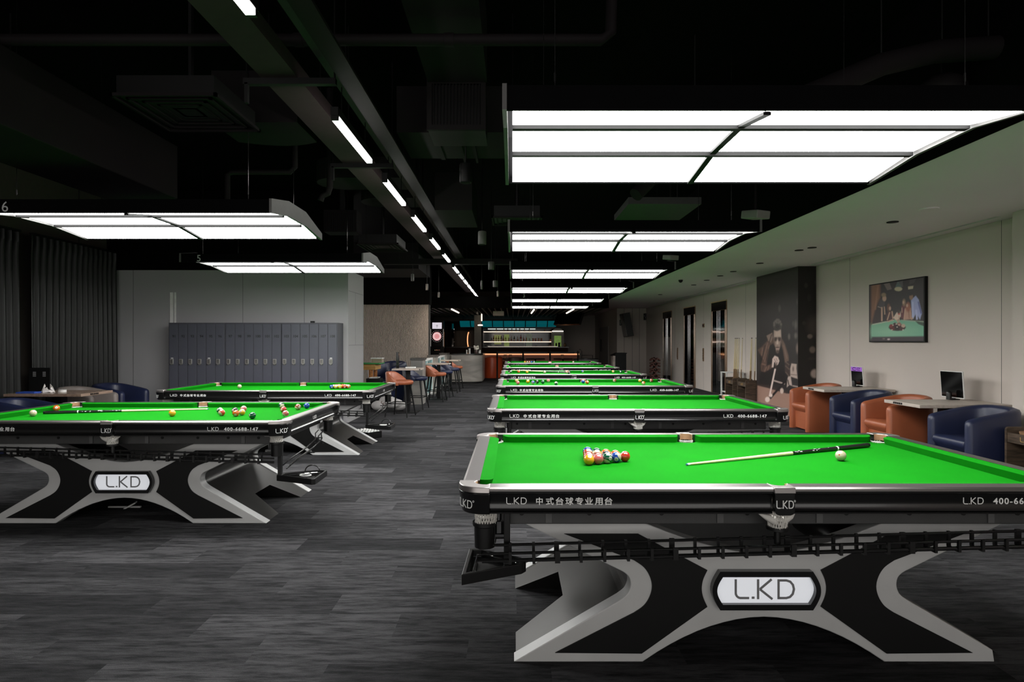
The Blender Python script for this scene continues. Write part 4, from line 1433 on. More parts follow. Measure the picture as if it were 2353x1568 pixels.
# rounded reception counter
b = MB()
p = [(-2.10, 21.0)] + arc(-1.45, 21.40, 0.40, -pi / 2, 0, 10) + [(-1.05, 23.0), (-2.10, 23.0)]
b.prism(p, 0.06, 0.985, 'z')
r = tag(b.build('reception_counter', M_MARBLE, None, 30), 'grey marble counter with a rounded corner at the end of the stools', 'counter')
b = MB(); b.prism([(x + (0.03 if x > -1.8 else 0), y - 0.03) for x, y in p], 0.985, 1.02, 'z'); b.build('countertop', M_BLACK, r, 30)
b = MB(); b.prism([(x - 0.03, y + 0.03) for x, y in p], 0.0, 0.06, 'z'); b.build('plinth', M_BLACKM, r, 30)
b = MB(); b.box(-2.12, -2.10, 20.97, 21.0, 0.06, 0.985); b.box(-2.28, -2.12, 21.05, 23.0, 0, 0.985); b.build('side_panel', M_MARBLE, r, 0)
for i, (px, y0, wd) in enumerate(((1072.5, 802, 0.05), (1079, 799, 0.075))):
    b = MB(); hgt = (811 - y0) * 21.4 / F
    b.lathe([(wd * 0.42, 0), (wd * 0.5, hgt * 0.92), (wd * 0.54, hgt * 0.93), (wd * 0.5, hgt)], seg=14)
    tag(b.build('paper_cup', M_WHITE, None, 40, loc=((px - VX) * 21.4 / F, 21.4, 1.02)), ('narrow white cup, left of the wider cup on the marble counter', 'wide white cup, left of the flowers on the marble counter')[i], 'cup')
r = thing('flower_vase', 'vase of white flowers on the rounded marble counter', 'vase', (-1.28, 21.4, 1.02))
MB().lathe([(0.03, 0), (0.05, 0.06), (0.03, 0.13), (0.035, 0.14)], seg=14).build('vase', mat('dark_vase', (0.08, 0.05, 0.05), 0.3), r, 40)
b = MB(); rr = random.Random(5)
for i in range(16):
    b.sphere((rr.uniform(-0.07, 0.07), rr.uniform(-0.06, 0.06), 0.2 + rr.uniform(-0.05, 0.07)), 0.03, 8, 6)
b.build('flowers', mat('white_petals', (0.8, 0.76, 0.70), 0.7), r)
b = MB(); b.sphere((0, 0, 0.045), 0.045, 12, 8, sc=(1, 1, 1)); b.sphere((0.01, 0, 0.1), 0.03, 12, 8)
tag(b.build('figurine', M_WHITE, None, 60, loc=(-1.15, 21.3, 1.02)), 'small white figurine right of the flower vase', 'figurine')

# ---------------------------------------------------------------- games corner, bag, crate
r = thing('games_table', 'small wooden games table with a green top by the slatted wall', 'games table', (-3.20, 13.6, 0))
MB().box(-0.45, 0.28, -0.3, 0.3, 0.955, 0.975).build('top', mat('dull_green_felt', (0.03, 0.22, 0.05), 0.9), r, 0)
MB().box(-0.45, 0.20, -0.28, 0.28, 0.83, 0.95).build('apron', wood('honey_wood', (0.36, 0.19, 0.05), (0.50, 0.28, 0.09), 0.4), r, 0, 0.006)
for x in (-0.36, 0.08):
    for y in (-0.22, 0.22):
        MB().lathe([(0.05, 0.83), (0.05, 0.62), (0.03, 0.6), (0.055, 0.5), (0.03, 0.4), (0.055, 0.3), (0.035, 0.22), (0.04, 0.0)], (x, y, 0), 14).build('leg', wood('red_wood', (0.20, 0.07, 0.02), (0.42, 0.16, 0.03), 0.35), r, 40)
b = MB(); b.box(-0.12, 0.12, -0.1, 0.1, 0, 0.09)
r = tag(b.build('wooden_box', wood('box_wood', (0.25, 0.20, 0.15), (0.36, 0.29, 0.2), 0.5), None, 0, 0.004, loc=(-3.04, 13.7, 0.975)), 'wooden box with a bright lid on the games table', 'box')
MB().box(-0.13, 0.13, -0.11, 0.11, 0.09, 0.11).build('lid', M_WHITE, r, 0)
b = MB(); b.box(-0.15, 0.15, -0.15, 0.15, 0, 0.66)
r = tag(b.build('side_cabinet', M_BLACKM, None, 0, 0.004, loc=(-2.98, 13.15, 0)), 'low black cabinet right of the games table legs', 'cabinet')
b = MB(); b.box(-0.1, 0.08, -0.08, 0.1, 0, 0.02); b.box(0.0, 0.12, -0.1, 0.02, 0.02, 0.028)
tag(b.build('paper_stack', M_WHITE, None, 0, loc=(-2.98, 13.15, 0.66)), 'white papers on the low black cabinet', 'papers')
b = MB(); rr = random.Random(2)
for i in range(7):
    b.sphere((rr.uniform(-0.2, 0.2), rr.uniform(-0.1, 0.1), 0.12 + 0.02 * i % 3), 0.14, 12, 8, sc=(1.2, 0.9, 0.75))
r = tag(b.build('cloth_bag', mat('bag_white', (0.45, 0.43, 0.42), 0.8, bump=0.5, bs=20), None, 60, loc=(-2.55, 12.55, 0.0)), 'white and black bag lying on the carpet behind the orange stool', 'bag')
MB().sphere((-0.1, 0.06, 0.19), 0.15, 12, 8, sc=(1.4, 0.8, 0.6)).build('black_flap', M_BLACKM, r, 60)
b = MB(); b.tube([(-0.3, 0, 0.1), (-0.2, -0.05, 0.33), (0.05, -0.05, 0.34), (0.2, 0, 0.12)], 0.012, 6); b.build('strap', M_BLACKM, r)
r = thing('ball_crate', 'black crate of white balls on the carpet by the table under lamp 5', 'crate', (-2.22, 9.25, 0), R(-38))
b = MB(); b.box(-0.2, 0.2, -0.13, 0.13, 0, 0.012)
for x0, x1, y0, y1 in ((-0.2, 0.2, -0.13, -0.118), (-0.2, 0.2, 0.118, 0.13), (-0.2, -0.188, -0.13, 0.13), (0.188, 0.2, -0.13, 0.13)):
    b.box(x0, x1, y0, y1, 0, 0.10)
b.build('crate_body', M_PLASTIC, r, 0)
k = 0
for i in range(6):
    for j in range(4):
        px, py = -0.155 + 0.062 * i, -0.092 + 0.0612 * j
        m_ = Matrix.Translation((-2.22, 9.25, 0)) @ ROT(R(-38))
        q = m_ @ Vector((px, py, 0.012 + 0.0286 + 0.045))
        if k == 0:
            bb = MB().sphere((0, 0, 0), 0.0286, 12, 8).build('spare_ball', M_WHITE, None, 180)
            cb = bb
        else:
            cb = bb.copy(); col.objects.link(cb)
        cb.location = q
        tag(cb, 'pale spare ball lying in the black crate on the carpet', 'ball', 'spare balls in the crate')
        k += 1
MB().box(-0.187, 0.187, -0.117, 0.117, 0.012, 0.057).build('crate_insert', M_BLACKM, r, 0)

# ---------------------------------------------------------------- lockers
M_LOCK = mat('locker_door_paint', (0.075, 0.077, 0.098), 0.45, 0.1, var=0.03, vs=2)
M_LOCKB = mat('locker_body_paint', (0.055, 0.055, 0.068), 0.5)
M_LOCKN = mat('locker_number', (0.008, 0.008, 0.008), 0.5)
M_KEY = mat('lock_metal', (0.45, 0.43, 0.41), 0.35, 0.6)
for ci, (cx, n0) in enumerate(((-5.47, 91), (-4.49, 97), (-3.52, 103))):
    r = thing('locker_cabinet', 'slate locker cabinet with doors numbered %d to %d' % (n0, n0 + 5), 'lockers', (cx, 10.725, 0), 0, 'locker cabinets')
    MB().box(-0.489, 0.489, -0.165, 0.17, 0, 1.778).build('body', M_LOCKB, r, 0)
    for i in range(6):
        x0 = -0.48 + 0.16 * i
        d = MB().box(x0 + 0.005, x0 + 0.155, -0.178, -0.165, 0.06, 1.755).build('door', M_LOCK, r, 0, 0.003)
        k = MB()
        k.prism(arc(x0 + 0.055, 1.075, 0.029, pi, 2 * pi, 8) + [(x0 + 0.084, 1.148), (x0 + 0.026, 1.148)], -0.200, -0.178, 'y')
        kk = k.build('keypad_lock', M_KEY, d, 0, 0.003)
        b = MB()
        for a in range(3):
            for c in range(4):
                b.box(x0 + 0.034 + a * 0.015, x0 + 0.046 + a * 0.015, -0.202, -0.2, 1.082 + c * 0.015, 1.092 + c * 0.015)
        b.box(x0 + 0.030, x0 + 0.080, -0.206, -0.2, 1.060, 1.068)
        kq = b.build('lock_keys', M_BLACKM, r, 0)
        b = MB(); put_text(b, str(n0 + i), 0.062, face_y(x0 + 0.085, -0.1795, 1.522), 0.0012, 1, 'c')
        b.build('number', M_LOCKN, d, 0)
        if n0 + i in (91, 95, 108):
            MB().box(x0 + 0.035, x0 + 0.075, -0.181, -0.178, 1.158, 1.17).build('paper_tag', M_WHITE, d, 0)
o = MB().box(-0.03, 0.03, -0.03, 0.03, 0, 0.035).build('router', M_BLACKM, None, 0, loc=(-3.53, 10.75, 1.778))
tag(o, 'tiny black device on top of the locker cabinets', 'device')

# ---------------------------------------------------------------- curtains and the left lounge
M_CURT = mat('black_curtain', (0.009, 0.0095, 0.009), 0.38, spec=0.3, var=0.1, vs=3)
for y0, y1, lab in ((4.4, 8.66, 'black pleated curtain cut by the left edge of the picture'), (8.88, 10.85, 'black pleated curtain ending at the grey partition')):
    vs, fs = [], []
    n = int((y1 - y0) / 0.125 * 10)
    lev = [(0.03, 1.0), (0.6, 0.95), (1.8, 0.8), (2.7, 0.75), (2.86, 0.9), (2.88, 1.0), (2.99, 1.0), (3.01, 0.9)]
    for i in range(n + 1):
        y = y0 + (y1 - y0) * i / n
        a = 2 * pi * y / 0.125
        for z, k in lev:
            wv = sin(a + 0.25 * sin(y * 5 + z)) * 0.035 * k + 0.012 * sin(2 * a + 1) * (1 if z > 2.7 else 0.4)
            vs.append((-7.02 + wv + 0.012 * sin(y * 3.1 + z), y, z))
    q = len(lev)
    for i in range(n):
        for j in range(q - 1):
            fs.append((i * q + j, (i + 1) * q + j, (i + 1) * q + j + 1, i * q + j + 1))
    r = tag(MB().add(vs, fs).build('curtain', M_CURT, None, 60), lab, 'curtain', 'curtains on the left')
    MB().box(-7.05, -6.98, y0, y1, 3.012, 3.04).build('curtain_track', M_BLACKM, r, 0)
    MB().tube([(-7.02, (y0 + y1) / 2, 3.04), (-7.02, (y0 + y1) / 2, 4.15)], 0.008, 6).build('track_rod', M_BLACKM, r)
r = tag(MB().box(-0.15, 0.15, -0.006, 0.006, 0, 0.34).build('menu_board', M_BLACKM, None, 0, loc=(-6.77, 8.72, 0.738)), 'black upright board with two pale round prints on the brown side table', 'board')
MB().box(-0.10, 0.10, -0.03, 0.03, 0, 0.008).build('foot', M_BLACKM, r, 0)
for x in (-0.07, 0.07):
    b = MB()
    for z in (0.215, 0.23, 0.245, 0.26, 0.275):
        b.box(x - 0.022, x + 0.022, -0.0075, -0.006, z, z + 0.006)
    b.build('round_print', mat('print_grey', (0.3, 0.3, 0.3), 0.6), r, 0)
M_NAP = mat('napkin_white', (0.72, 0.68, 0.66), 0.8)
b = MB(); rr = random.Random(9)
for i in range(10):
    a = rr.uniform(0, 2 * pi); h = rr.uniform(0.03, 0.13)
    b.add([(0.09 * cos(a), 0.07 * sin(a), 0), (0.09 * cos(a + 1), 0.07 * sin(a + 1), 0.01), (0.04 * cos(a + 0.5), 0.03 * sin(a + 0.6), h), (0.05 * cos(a - 0.4), 0.05 * sin(a - 0.4), h * 0.7)], [(0, 1, 2, 3)])
tag(b.build('napkins', M_NAP, None, 0, loc=(-6.52, 8.55, 0.738), solid=0.004), 'crumpled white napkins on the brown side table', 'napkins')
tag(MB().box(-0.13, 0.13, -0.08, 0.08, 0, 0.02).build('folder', mat('blue_folder', (0.03, 0.08, 0.4), 0.4), None, 0, 0.003, loc=(-6.70, 8.45, 0.738)), 'blue folder on the brown side table, left of the napkins', 'folder')
b = MB(); b.lathe([(0.05, 0), (0.05, 0.03), (0.053, 0.035)], seg=16)
tag(b.build('dish', M_WHITE, None, 40, loc=(-6.37, 8.62, 0.738)), 'small white dish on the brown side table, right of the napkins', 'dish')


# ================================================================ BAR AT THE FAR END
M_BARW = wood('dark_bar_front', (0.016, 0.008, 0.006), (0.030, 0.015, 0.011), 0.75, (1, 8, 8))
M_BARW.node_tree.nodes['Principled BSDF'].inputs['Specular IOR Level'].default_value = 0.15
M_WARM = emis('warm_led', (1.0, 0.70, 0.55), 1.5)
r = thing('bar_counter', 'long dark bar counter below the bottle shelves', 'bar counter', (-0.25, 27.35, 0))
MB().box(-2.70, 2.70, -0.35, 0.35, 0.0, 1.17).build('front', M_BARW, r, 0)
MB().box(-2.75, 2.75, -0.42, 0.42, 1.17, 1.21).build('countertop', M_BLACK, r, 0, 0.004)
MB().box(-0.85, 2.25, -0.30, -0.26, 1.211, 1.228).build('edge_light', emis('edge_led', (1, 0.85, 0.7), 0.7), r, 0)
b = MB(); b.box(-3.4, -2.75, -0.15, 0.6, 0, 1.03); b.build('side_unit', M_BARW, r, 0)

r = thing('back_bar', 'lit wall shelving with bottles behind the bar', 'shelving', (0.25, 30.6, 0))
MB().box(-1.75, 1.85, 0.15, 0.2, 0, 2.75).build('back_panel', mat('back_bar_glass', (0.02, 0.018, 0.016), 0.15), r, 0)
for z, lab in ((1.925, 'upper'), (1.425, 'lower')):
    sh = MB().box(-1.70, 1.80, -0.18, 0.15, z - 0.02, z + 0.02).build('shelf', M_BRASS, r, 0)
    MB().box(-1.70, 1.80, -0.20, -0.18, z - 0.020, z + 0.020).build('shelf_light', M_WARM, sh, 0)
MB().box(-1.75, 1.85, -0.25, 0.15, 0.0, 1.0).build('base_cabinet', M_BARW, r, 0)
for x in (0.32,):
    MB().box(x, x + 0.03, -0.1, -0.07, 1.0, 1.9).build('post', M_STEEL, r, 0)
for x0, x1, z0, z1, q in ((-1.18, -0.82, 1.30, 1.78, 0), (-0.68, -0.42, 1.18, 1.80, 1), (0.30 + 0.13, 0.72, 1.14, 1.82, 2)):
    MB().box(x0, x1, 0.135, 0.15, z0, z1).build('lit_panel', mat('green_lit_panel_%d' % q, (0.2, 0.2, 0.1), 0.4, emit=((0.20, 0.21, 0.07), (0.17, 0.22, 0.06), (0.08, 0.10, 0.08))[q], es=0.6, var=0.3, vs=6), r, 0)
MB().box(-1.5, 0.9, 0.12, 0.15, 2.05, 2.10).build('mirror_glow', emis('glow_white', (0.9, 1, 0.95), 0.6), r, 0)

BOT = {}
BCOL = {'amber': (0.30, 0.10, 0.02), 'dark': (0.012, 0.016, 0.012), 'clear': (0.55, 0.50, 0.42), 'olive': (0.22, 0.22, 0.05), 'red': (0.28, 0.03, 0.02)}


def bottle(c, x, y, z, h, label, group):
    if c not in BOT:
        r_ = thing('liquor_bottle', 'x', 'bottle', (0, 0, 0))
        MB().lathe([(0.036, 0), (0.040, 0.01), (0.040, 0.17), (0.034, 0.20), (0.015, 0.225), (0.014, 0.275)], seg=12).build('glass', mat('bottle_' + c, BCOL[c], 0.12, coat=0.3), r_, 40)
        MB().lathe([(0.0165, 0.27), (0.0165, 0.30)], seg=10).build('cap', M_BRASS if c in ('amber', 'clear') else M_BLACKM, r_, 40)
        MB().lathe([(0.0408, 0.05), (0.0408, 0.13)], seg=12).build('paper_label', mat('bottle_label_' + c, (0.6, 0.52, 0.40) if c != 'clear' else (0.25, 0.10, 0.06), 0.7), r_, 40)
        BOT[c] = r_
        o_ = r_
    else:
        o_ = dup(BOT[c])
    o_.location = (x, y, z)
    o_.scale = (h / 0.3 * 1.0, h / 0.3 * 1.0, h / 0.3)
    tag(o_, label, 'bottle', group)


ORD = 'first second third fourth fifth sixth seventh eighth ninth tenth eleventh twelfth thirteenth fourteenth fifteenth'.split()
cyc = ['dark', 'amber', 'amber', 'olive', 'olive', 'clear', 'olive', 'amber', 'clear', 'dark', 'clear', 'red', 'clear', 'amber', 'dark']
for i, (cx, hh) in enumerate(((110, 0.18), (170, 0.28), (235, 0.25), (300, 0.27), (370, 0.28), (435, 0.30), (495, 0.24), (575, 0.22), (650, 0.28), (725, 0.27), (820, 0.25), (905, 0.32), (985, 0.27), (1055, 0.22), (1140, 0.17))):
    x = (1120 + cx / 11.765 - VX) * 30.5 / F
    bottle(cyc[i], x, 30.5, 1.445, hh, '%s glass bottle, %s from the left on the lower lit bar shelf' % (cyc[i], ORD[i]), '%s bottles on the lower bar shelf' % cyc[i])
for i, cx in enumerate((240, 445, 550, 660, 775, 875, 1000, 1135, 1560)):
    c_ = ('olive', 'dark', 'clear', 'dark', 'dark', 'dark', 'dark', 'dark', 'clear')[i]
    bottle(c_, (1120 + cx / 11.765 - VX) * 30.5 / F, 30.5, 1.945, 0.2 if i < 8 else 0.13, '%s glass bottle, %s from the left on the upper lit bar shelf' % (c_, ORD[i]), '%s bottles on the upper bar shelf' % c_)
M_GLS = mat('orange_lit_glass', (0.45, 0.22, 0.14), 0.15)  # orange glow on the glasses and cups put into their colour
for i, cx in enumerate((1240, 1310, 1390, 1465)):
    b = MB(); b.lathe([(0.028, 0), (0.036, 0.16), (0.032, 0.16), (0.024, 0.01)], seg=12)
    tag(b.build('drinking_glass', M_GLS, None, 40, loc=((1120 + cx / 11.765 - VX) * 30.5 / F, 30.5, 1.445)), '%s from the left of the four tall empty glasses on the lower bar shelf' % ORD[i], 'glass', 'glasses on the lower bar shelf')
tag(MB().box(-0.11, 0.11, -0.07, 0.07, 0, 0.12).build('carton', mat('peach_card', (0.5, 0.22, 0.13), 0.7), None, 0, loc=(2.04 - 0.08, 30.5, 1.445)), 'peach-coloured carton at the right end of the lower bar shelf', 'box')

# small things standing on the bar
for i, (px, wd, hh, c_, nm_, lab) in enumerate((
        (1133, 0.13, 0.15, M_WHITE, 'flower_bunch', 'white flower bunch at the left end of the bar top'),
        (1122, 0.16, 0.06, M_WHITE, 'plate_stack', 'low white plates left of the flower bunch on the bar top'),
        (1216, 0.12, 0.07, M_WHITE, 'cup_tray', 'white cups in the middle of the bar top'),
        (1232, 0.08, 0.05, M_DUCT, 'ice_bucket', 'small grey bucket right of the white cups on the bar top'),
        (1264, 0.14, 0.07, M_TAN, 'snack_basket', 'tan basket near the right end of the bar top'),
        (1278, 0.07, 0.17, M_BLACKM, 'coffee_grinder', 'black grinder right of the tan basket on the bar top'),
        (1285, 0.09, 0.19, M_BLACKM, 'coffee_machine', 'tall black machine right of the grinder on the bar top'),
        (1298, 0.12, 0.15, M_BRASS, 'brass_pot', 'brass pot at the right end of the bar top'))):
    b = MB()
    x = (px - VX) * 27.4 / F
    if nm_ == 'flower_bunch':
        rr = random.Random(1)
        for k in range(9):
            b.sphere((rr.uniform(-0.05, 0.05), rr.uniform(-0.04, 0.04), 0.05 + rr.uniform(0, 0.1)), 0.035, 8, 6)
    elif nm_ in ('coffee_machine',):
        b.box(-wd / 2, wd / 2, -0.1, 0.1, 0, 0.04); b.box(-wd / 2, wd / 2, 0.0, 0.1, 0.04, hh); b.box(-wd / 2, wd / 2, -0.1, 0.1, hh - 0.05, hh)
    elif nm_ == 'cup_tray':
        for k in range(3):
            b.lathe([(0.02, 0), (0.028, hh)], (-0.05 + 0.05 * k, 0, 0), 10)
    else:
        b.lathe([(wd * 0.35, 0), (wd * 0.5, hh * 0.3), (wd * 0.5, hh * 0.8), (wd * 0.3, hh)], seg=14)
    tag(b.build(nm_, c_, None, 40, loc=(x, 27.4, 1.21)), lab, {'flower_bunch': 'flowers', 'plate_stack': 'plates', 'cup_tray': 'cups', 'ice_bucket': 'bucket', 'snack_basket': 'basket', 'coffee_grinder': 'grinder', 'coffee_machine': 'coffee machine', 'brass_pot': 'pot'}[nm_])

# teal canopy: curved awning with dark ribs
r = thing('canopy', 'curved teal canopy over the bar with dark ribs', 'canopy', (0, 0, 0))
prof = [(27.05 + 0.9 * (1 - cos(t * pi / 2)) * 0.6, 2.40 - 0.30 * sin(t * pi / 2)) for t in np.linspace(0, 1, 8)]
b = MB()
b.prism(prof + [(y + 0.04, z + 0.02) for y, z in prof[::-1]], -2.35, 1.95, 'x')
b.build('fabric', mat('teal_canopy_glow', (0.006, 0.17, 0.20), 0.45, emit=(0.0, 0.10, 0.12), es=0.6), r, 40)  # emission added to brighten the cloth, which is no lamp
for i in range(8):
    x = -1.88 + 0.49 * i
    MB().prism([(y - 0.02, z - 0.01) for y, z in prof] + [(y + 0.02, z) for y, z in prof[::-1]], x - 0.02, x + 0.02, 'x').build('rib', M_BLACKM, r, 0)
MB().box(-2.35, 1.95, 27.0, 27.06, 2.36, 2.42).build('head_rail', M_BLACKM, r, 0)
for x in (-2.2, 0, 1.8):
    MB().tube([(x, 27.1, 2.40), (x, 27.1, 2.70)], 0.015, 6).build('bracket', M_BLACKM, r)

# concrete column with its slim pendant lamp
b = MB(); b.box(-1.62, -1.33, 25.7, 26.0, 0, 2.56)
struct('column_bar', b, mat('bar_column_grey', (0.16, 0.15, 0.135), 0.6))
r = thing('tube_pendant', 'slim vertical glowing pendant with a lit foot, in front of the bar column', 'lamp', (-1.29, 25.4, 0))
MB().lathe([(0.022, 2.30), (0.022, 2.78)], seg=10).build('tube', emis('warm_tube', (1, 0.85, 0.65), 3.0), r, 40)
MB().tube([(0, 0, 2.78), (0, 0, 2.64), (0, 0, 2.75)][:1] + [(0, 0, 2.79)], 0.03, 8).build('cap', M_BLACKM, r)
MB().tube([(0, 0, 2.78), (0, 0, 2.80)], 0.006, 5).build('wire', M_BLACKM, r)
MB().tube([(0, 0, 2.16), (0, 0, 2.30)], 0.008, 6).build('stem', M_BLACKM, r)
MB().lathe([(0.10, 2.10), (0.11, 2.12), (0.10, 2.15), (0.03, 2.16)], (-0.06, 0, 0), 20).build('lit_disc', emis('warm_disc', (1, 0.9, 0.72), 1.6), r, 40)

# dart machine, mirror column, doors
r = thing('dart_machine', 'black upright dart machine with a lit round target and a white screen', 'dart machine', (-3.05, 24.6, 0))
MB().box(-0.27, 0.27, -0.02, 0.25, 0, 2.30).build('cabinet', M_BLACK, r, 0, 0.01)
MB().box(-0.19, 0.19, -0.035, -0.02, 1.96, 2.21).build('screen', emis('pale_screen', (0.85, 0.78, 0.88), 0.75), r, 0)
b = MB(); put_text(b, 'O', 0.09, face_y(0, -0.037, 2.055), 0.002, 1, 'c'); b.box(-0.03, 0.03, -0.037, -0.036, 2.02, 2.03); b.build('screen_mark', M_DUCT, r, 0)
bd = MB().lathe([(0.255, -0.03), (0.255, 0.0)], (0, -0.02, 1.655), 32, axis='y').build('target_rim', M_BLACKM, r, 40)
for k, (ra, cc) in enumerate(((0.175, (0.9, 0.55, 0.55)), (0.165, (0.75, 0.10, 0.13)), (0.15, (0.95, 0.72, 0.72)), (0.105, (0.65, 0.08, 0.10)), (0.095, (0.85, 0.30, 0.32)), (0.03, (0.5, 0.05, 0.07)), (0.012, (0.9, 0.6, 0.6)))):
    MB().lathe([(ra, -0.003), (ra, 0.0)], (0, -0.0515 - 0.0035 * k, 1.655), 32, axis='y').build('target_ring', emis('target_%d' % k, cc, 0.75), bd, 0)
for k in range(20):
    a = 2 * pi * k / 20
    MB().lathe([(0.011, -0.004), (0.011, 0)], (0.225 * cos(a), -0.052, 1.655 + 0.225 * sin(a)), 8, axis='y').build('rim_light', emis('rim_led', (0.9, 0.7, 0.7), 0.5), bd, 0)
MB().box(-0.16, 0.16, -0.07, -0.02, 1.18, 1.27).build('control_panel', M_DUCT, r, 0)
for k in range(4):
    MB().lathe([(0.014, -0.01), (0.014, 0)], (-0.08 + 0.06 * k, -0.02, 1.10), 10, axis='y').build('button', emis('button_%d' % (k % 2), ((1, 0.75, 0.3), (1, 0.25, 0.2))[k % 2], 1.0), r, 0)
for x in (-0.262, 0.250):
    MB().box(x, x + 0.012, -0.03, -0.02, 1.25, 1.95).build('edge_light', emis('edge_white', (0.8, 0.75, 0.7), 0.4), r, 0)

b = MB(); b.lathe([(0.15, 1.05), (0.15, 2.30)], (0, 0, 0), 10)
o = tag(b.build('mirror_column', M_MIRROR, None, 30, loc=(-2.92, 29.0, 0)), 'mirrored column between the dart machine and the dark doors', 'column')
MB().lathe([(0.17, 0), (0.17, 1.05)], seg=16).build('plinth', M_BARW, o, 40)
b = MB(); b.box(-3.1, -1.75, 31.5, 31.6, 0, 2.0)
d = struct('door_5', b, wood('walnut_door', (0.07, 0.045, 0.025), (0.11, 0.07, 0.04), 0.45, (8, 8, 1)))
MB().box(-2.44, -2.43, 31.49, 31.5, 0.02, 1.98).build('door_gap', M_BLACKM, d, 0)
r = thing('neon_arc', 'orange glowing arc beside the dark double doors', 'lamp', (-2.08, 30.2, 0))
MB().tube([(-0.06 + 0.10 * cos(a), 0, 1.52 + 0.42 * sin(a)) for a in np.linspace(pi * 0.62, pi * 1.38, 12)], 0.026, 8).build('glow_tube', emis('orange_neon', (1.0, 0.42, 0.18), 1.3), r)
MB().box(-0.12, 0.12, 0.03, 0.08, 0.0, 2.1).build('mount', M_DARKWALL, r, 0)
# pale arched niche at the right end of the bar
r = thing('arched_cabinet', 'pale arched cabinet with a green poster at the right end of the bar', 'cabinet', (2.18, 29.6, 0))
MB().prism([(-0.30, 0), (0.30, 0), (0.30, 1.85)] + arc(0.0, 1.85, 0.30, 0, pi, 8, 0.25), -0.1, 0.1, 'y').build('body', mat('pale_cabinet', (0.40, 0.37, 0.33), 0.5), r, 0)
MB().box(-0.17, 0.17, -0.112, -0.1, 1.20, 1.72).build('poster', mat('green_poster', (0.20, 0.32, 0.08), 0.5, emit=(0.16, 0.26, 0.06), es=0.6, var=0.6, vs=9), r, 0)
MB().box(-0.28, 0.28, -0.13, -0.1, 1.92, 1.96).build('lit_edge', emis('niche_white', (1, 0.95, 0.88), 1.2), r, 0)

# bench seat, small tables and barrier in front of the bar
r = thing('bench_seat', 'long orange bench with a lit edge in front of the bar', 'bench', (0.55, 26.35, 0))
MB().box(-2.1, 2.35, 0.22, 0.45, 0.0, 0.93).build('backrest', M_ORANGE, r, 0, 0.03)
MB().box(-2.1, 2.35, -0.25, 0.22, 0.0, 0.45).build('seat', M_ORANGE, r, 0, 0.03)
MB().box(-2.1, 2.35, 0.20, 0.22, 0.86, 0.92).build('edge_light', emis('orange_led', (1.0, 0.42, 0.16), 0.9), r, 0)
for i, (px, lab) in enumerate(((1142.5, 'leftmost post, nearest the rounded counter, of the black barrier before the bar'), (1202, 'second post from the left of the black barrier before the bar'), (1264, 'third post from the left of the black barrier before the bar'), (1328, 'rightmost post of the black barrier before the bar'))):
    x = (px - VX) * 23.3 / F
    r = thing('barrier_post', lab, 'barrier', (x, 23.3, 0), 0, 'black barrier posts')
    MB().lathe([(0.16, 0), (0.16, 0.015), (0.04, 0.03)], seg=20).build('base', M_BLACKM, r, 40)
    MB().lathe([(0.032, 0.02), (0.032, 1.0), (0.038, 1.01), (0.038, 1.07), (0.01, 1.085)], seg=14).build('post', M_BLACKM, r, 40)
    if i < 3:
        MB().box(0.035, 0.935, -0.006, 0.006, 0.985, 1.045).build('belt', M_BLACKM, r, 0)
for i, (px, lab) in enumerate(((1161, 'orange-lit cup on the small table left of the barrier'), (1173, 'orange-lit cup right of another on the small table left of the barrier'), (1292, 'orange-lit cup on the small table right of the barrier'))):
    b = MB(); b.lathe([(0.05, 0), (0.065, 0.16), (0.058, 0.16), (0.045, 0.01)], seg=12)
    tag(b.build('cup', M_GLS, None, 40, loc=((px - VX) * 25.4 / F, 25.4, 0.74)), lab, 'cup')
for x, lab in ((-0.2, 'low dark table behind the leftmost gap of the barrier'), (0.95, 'grey low table behind the middle gap of the barrier'), (2.1, 'low dark table behind the right gap of the barrier')):
    r = thing('lounge_table', lab, 'table', (x, 25.4, 0), 0, 'low tables in front of the bench')
    MB().lathe([(0.40, 0.70), (0.40, 0.74)], seg=28).build('tabletop', M_BARW if x != 0.95 else M_DUCT, r, 40)
    MB().lathe([(0.22, 0), (0.22, 0.02), (0.035, 0.03), (0.035, 0.70)], seg=16).build('pedestal', M_BLACKM, r, 40)
# lamps and the air unit in the strip ceiling over the bar
for (x0, y0), (x1, y1), lab in (((1038, 711), (1054, 719), 'slanting warm tube lamp in the strip ceiling, left of the air unit'), ((1227, 712), (1221, 720), 'short warm tube lamp in the strip ceiling, right of the air unit'), ((1318, 711), (1302, 720), 'slanting warm tube lamp in the strip ceiling, by the black hanging screen')):
    ya, yb = F * 1.065 / (VY - y0), F * 1.065 / (VY - y1)
    a_, c_ = P(x0, y0, ya), P(x1, y1, yb)
    mid = (a_ + c_) / 2
    r = thing('tube_lamp', lab, 'lamp', mid, 0, 'tube lamps over the bar')
    MB().tube([a_ - mid, c_ - mid], 0.03, 8).build('tube', emis('warm_white_tube', (1, 0.87, 0.75), 1.4), r)
    MB().tube([Vector((0, 0, 0.02)), Vector((0, 0, 0.10))], 0.012, 6).build('fixing', M_BLACKM, r)
r = thing('air_unit', 'square cream air unit set in the strip ceiling over the bar', 'air conditioner', (-0.52, 22.6, 2.52))
MB().box(-0.20, 0.20, -0.2, 0.2, -0.12, 0.043).build('casing', mat('cream_casing', (0.55, 0.47, 0.42), 0.6), r, 0, 0.004)
MB().box(-0.16, 0.16, -0.16, 0.16, -0.126, -0.12).build('inlet_panel', mat('cream_panel', (0.34, 0.29, 0.25), 0.6), r, 0)
r = thing('hanging_screen', 'big black screen hanging tilted where the white soffit meets the bar', 'screen', (2.25, 24.6, 2.32))
mt = ROT(R(-52)) @ Matrix.Rotation(R(-24), 4, 'X')
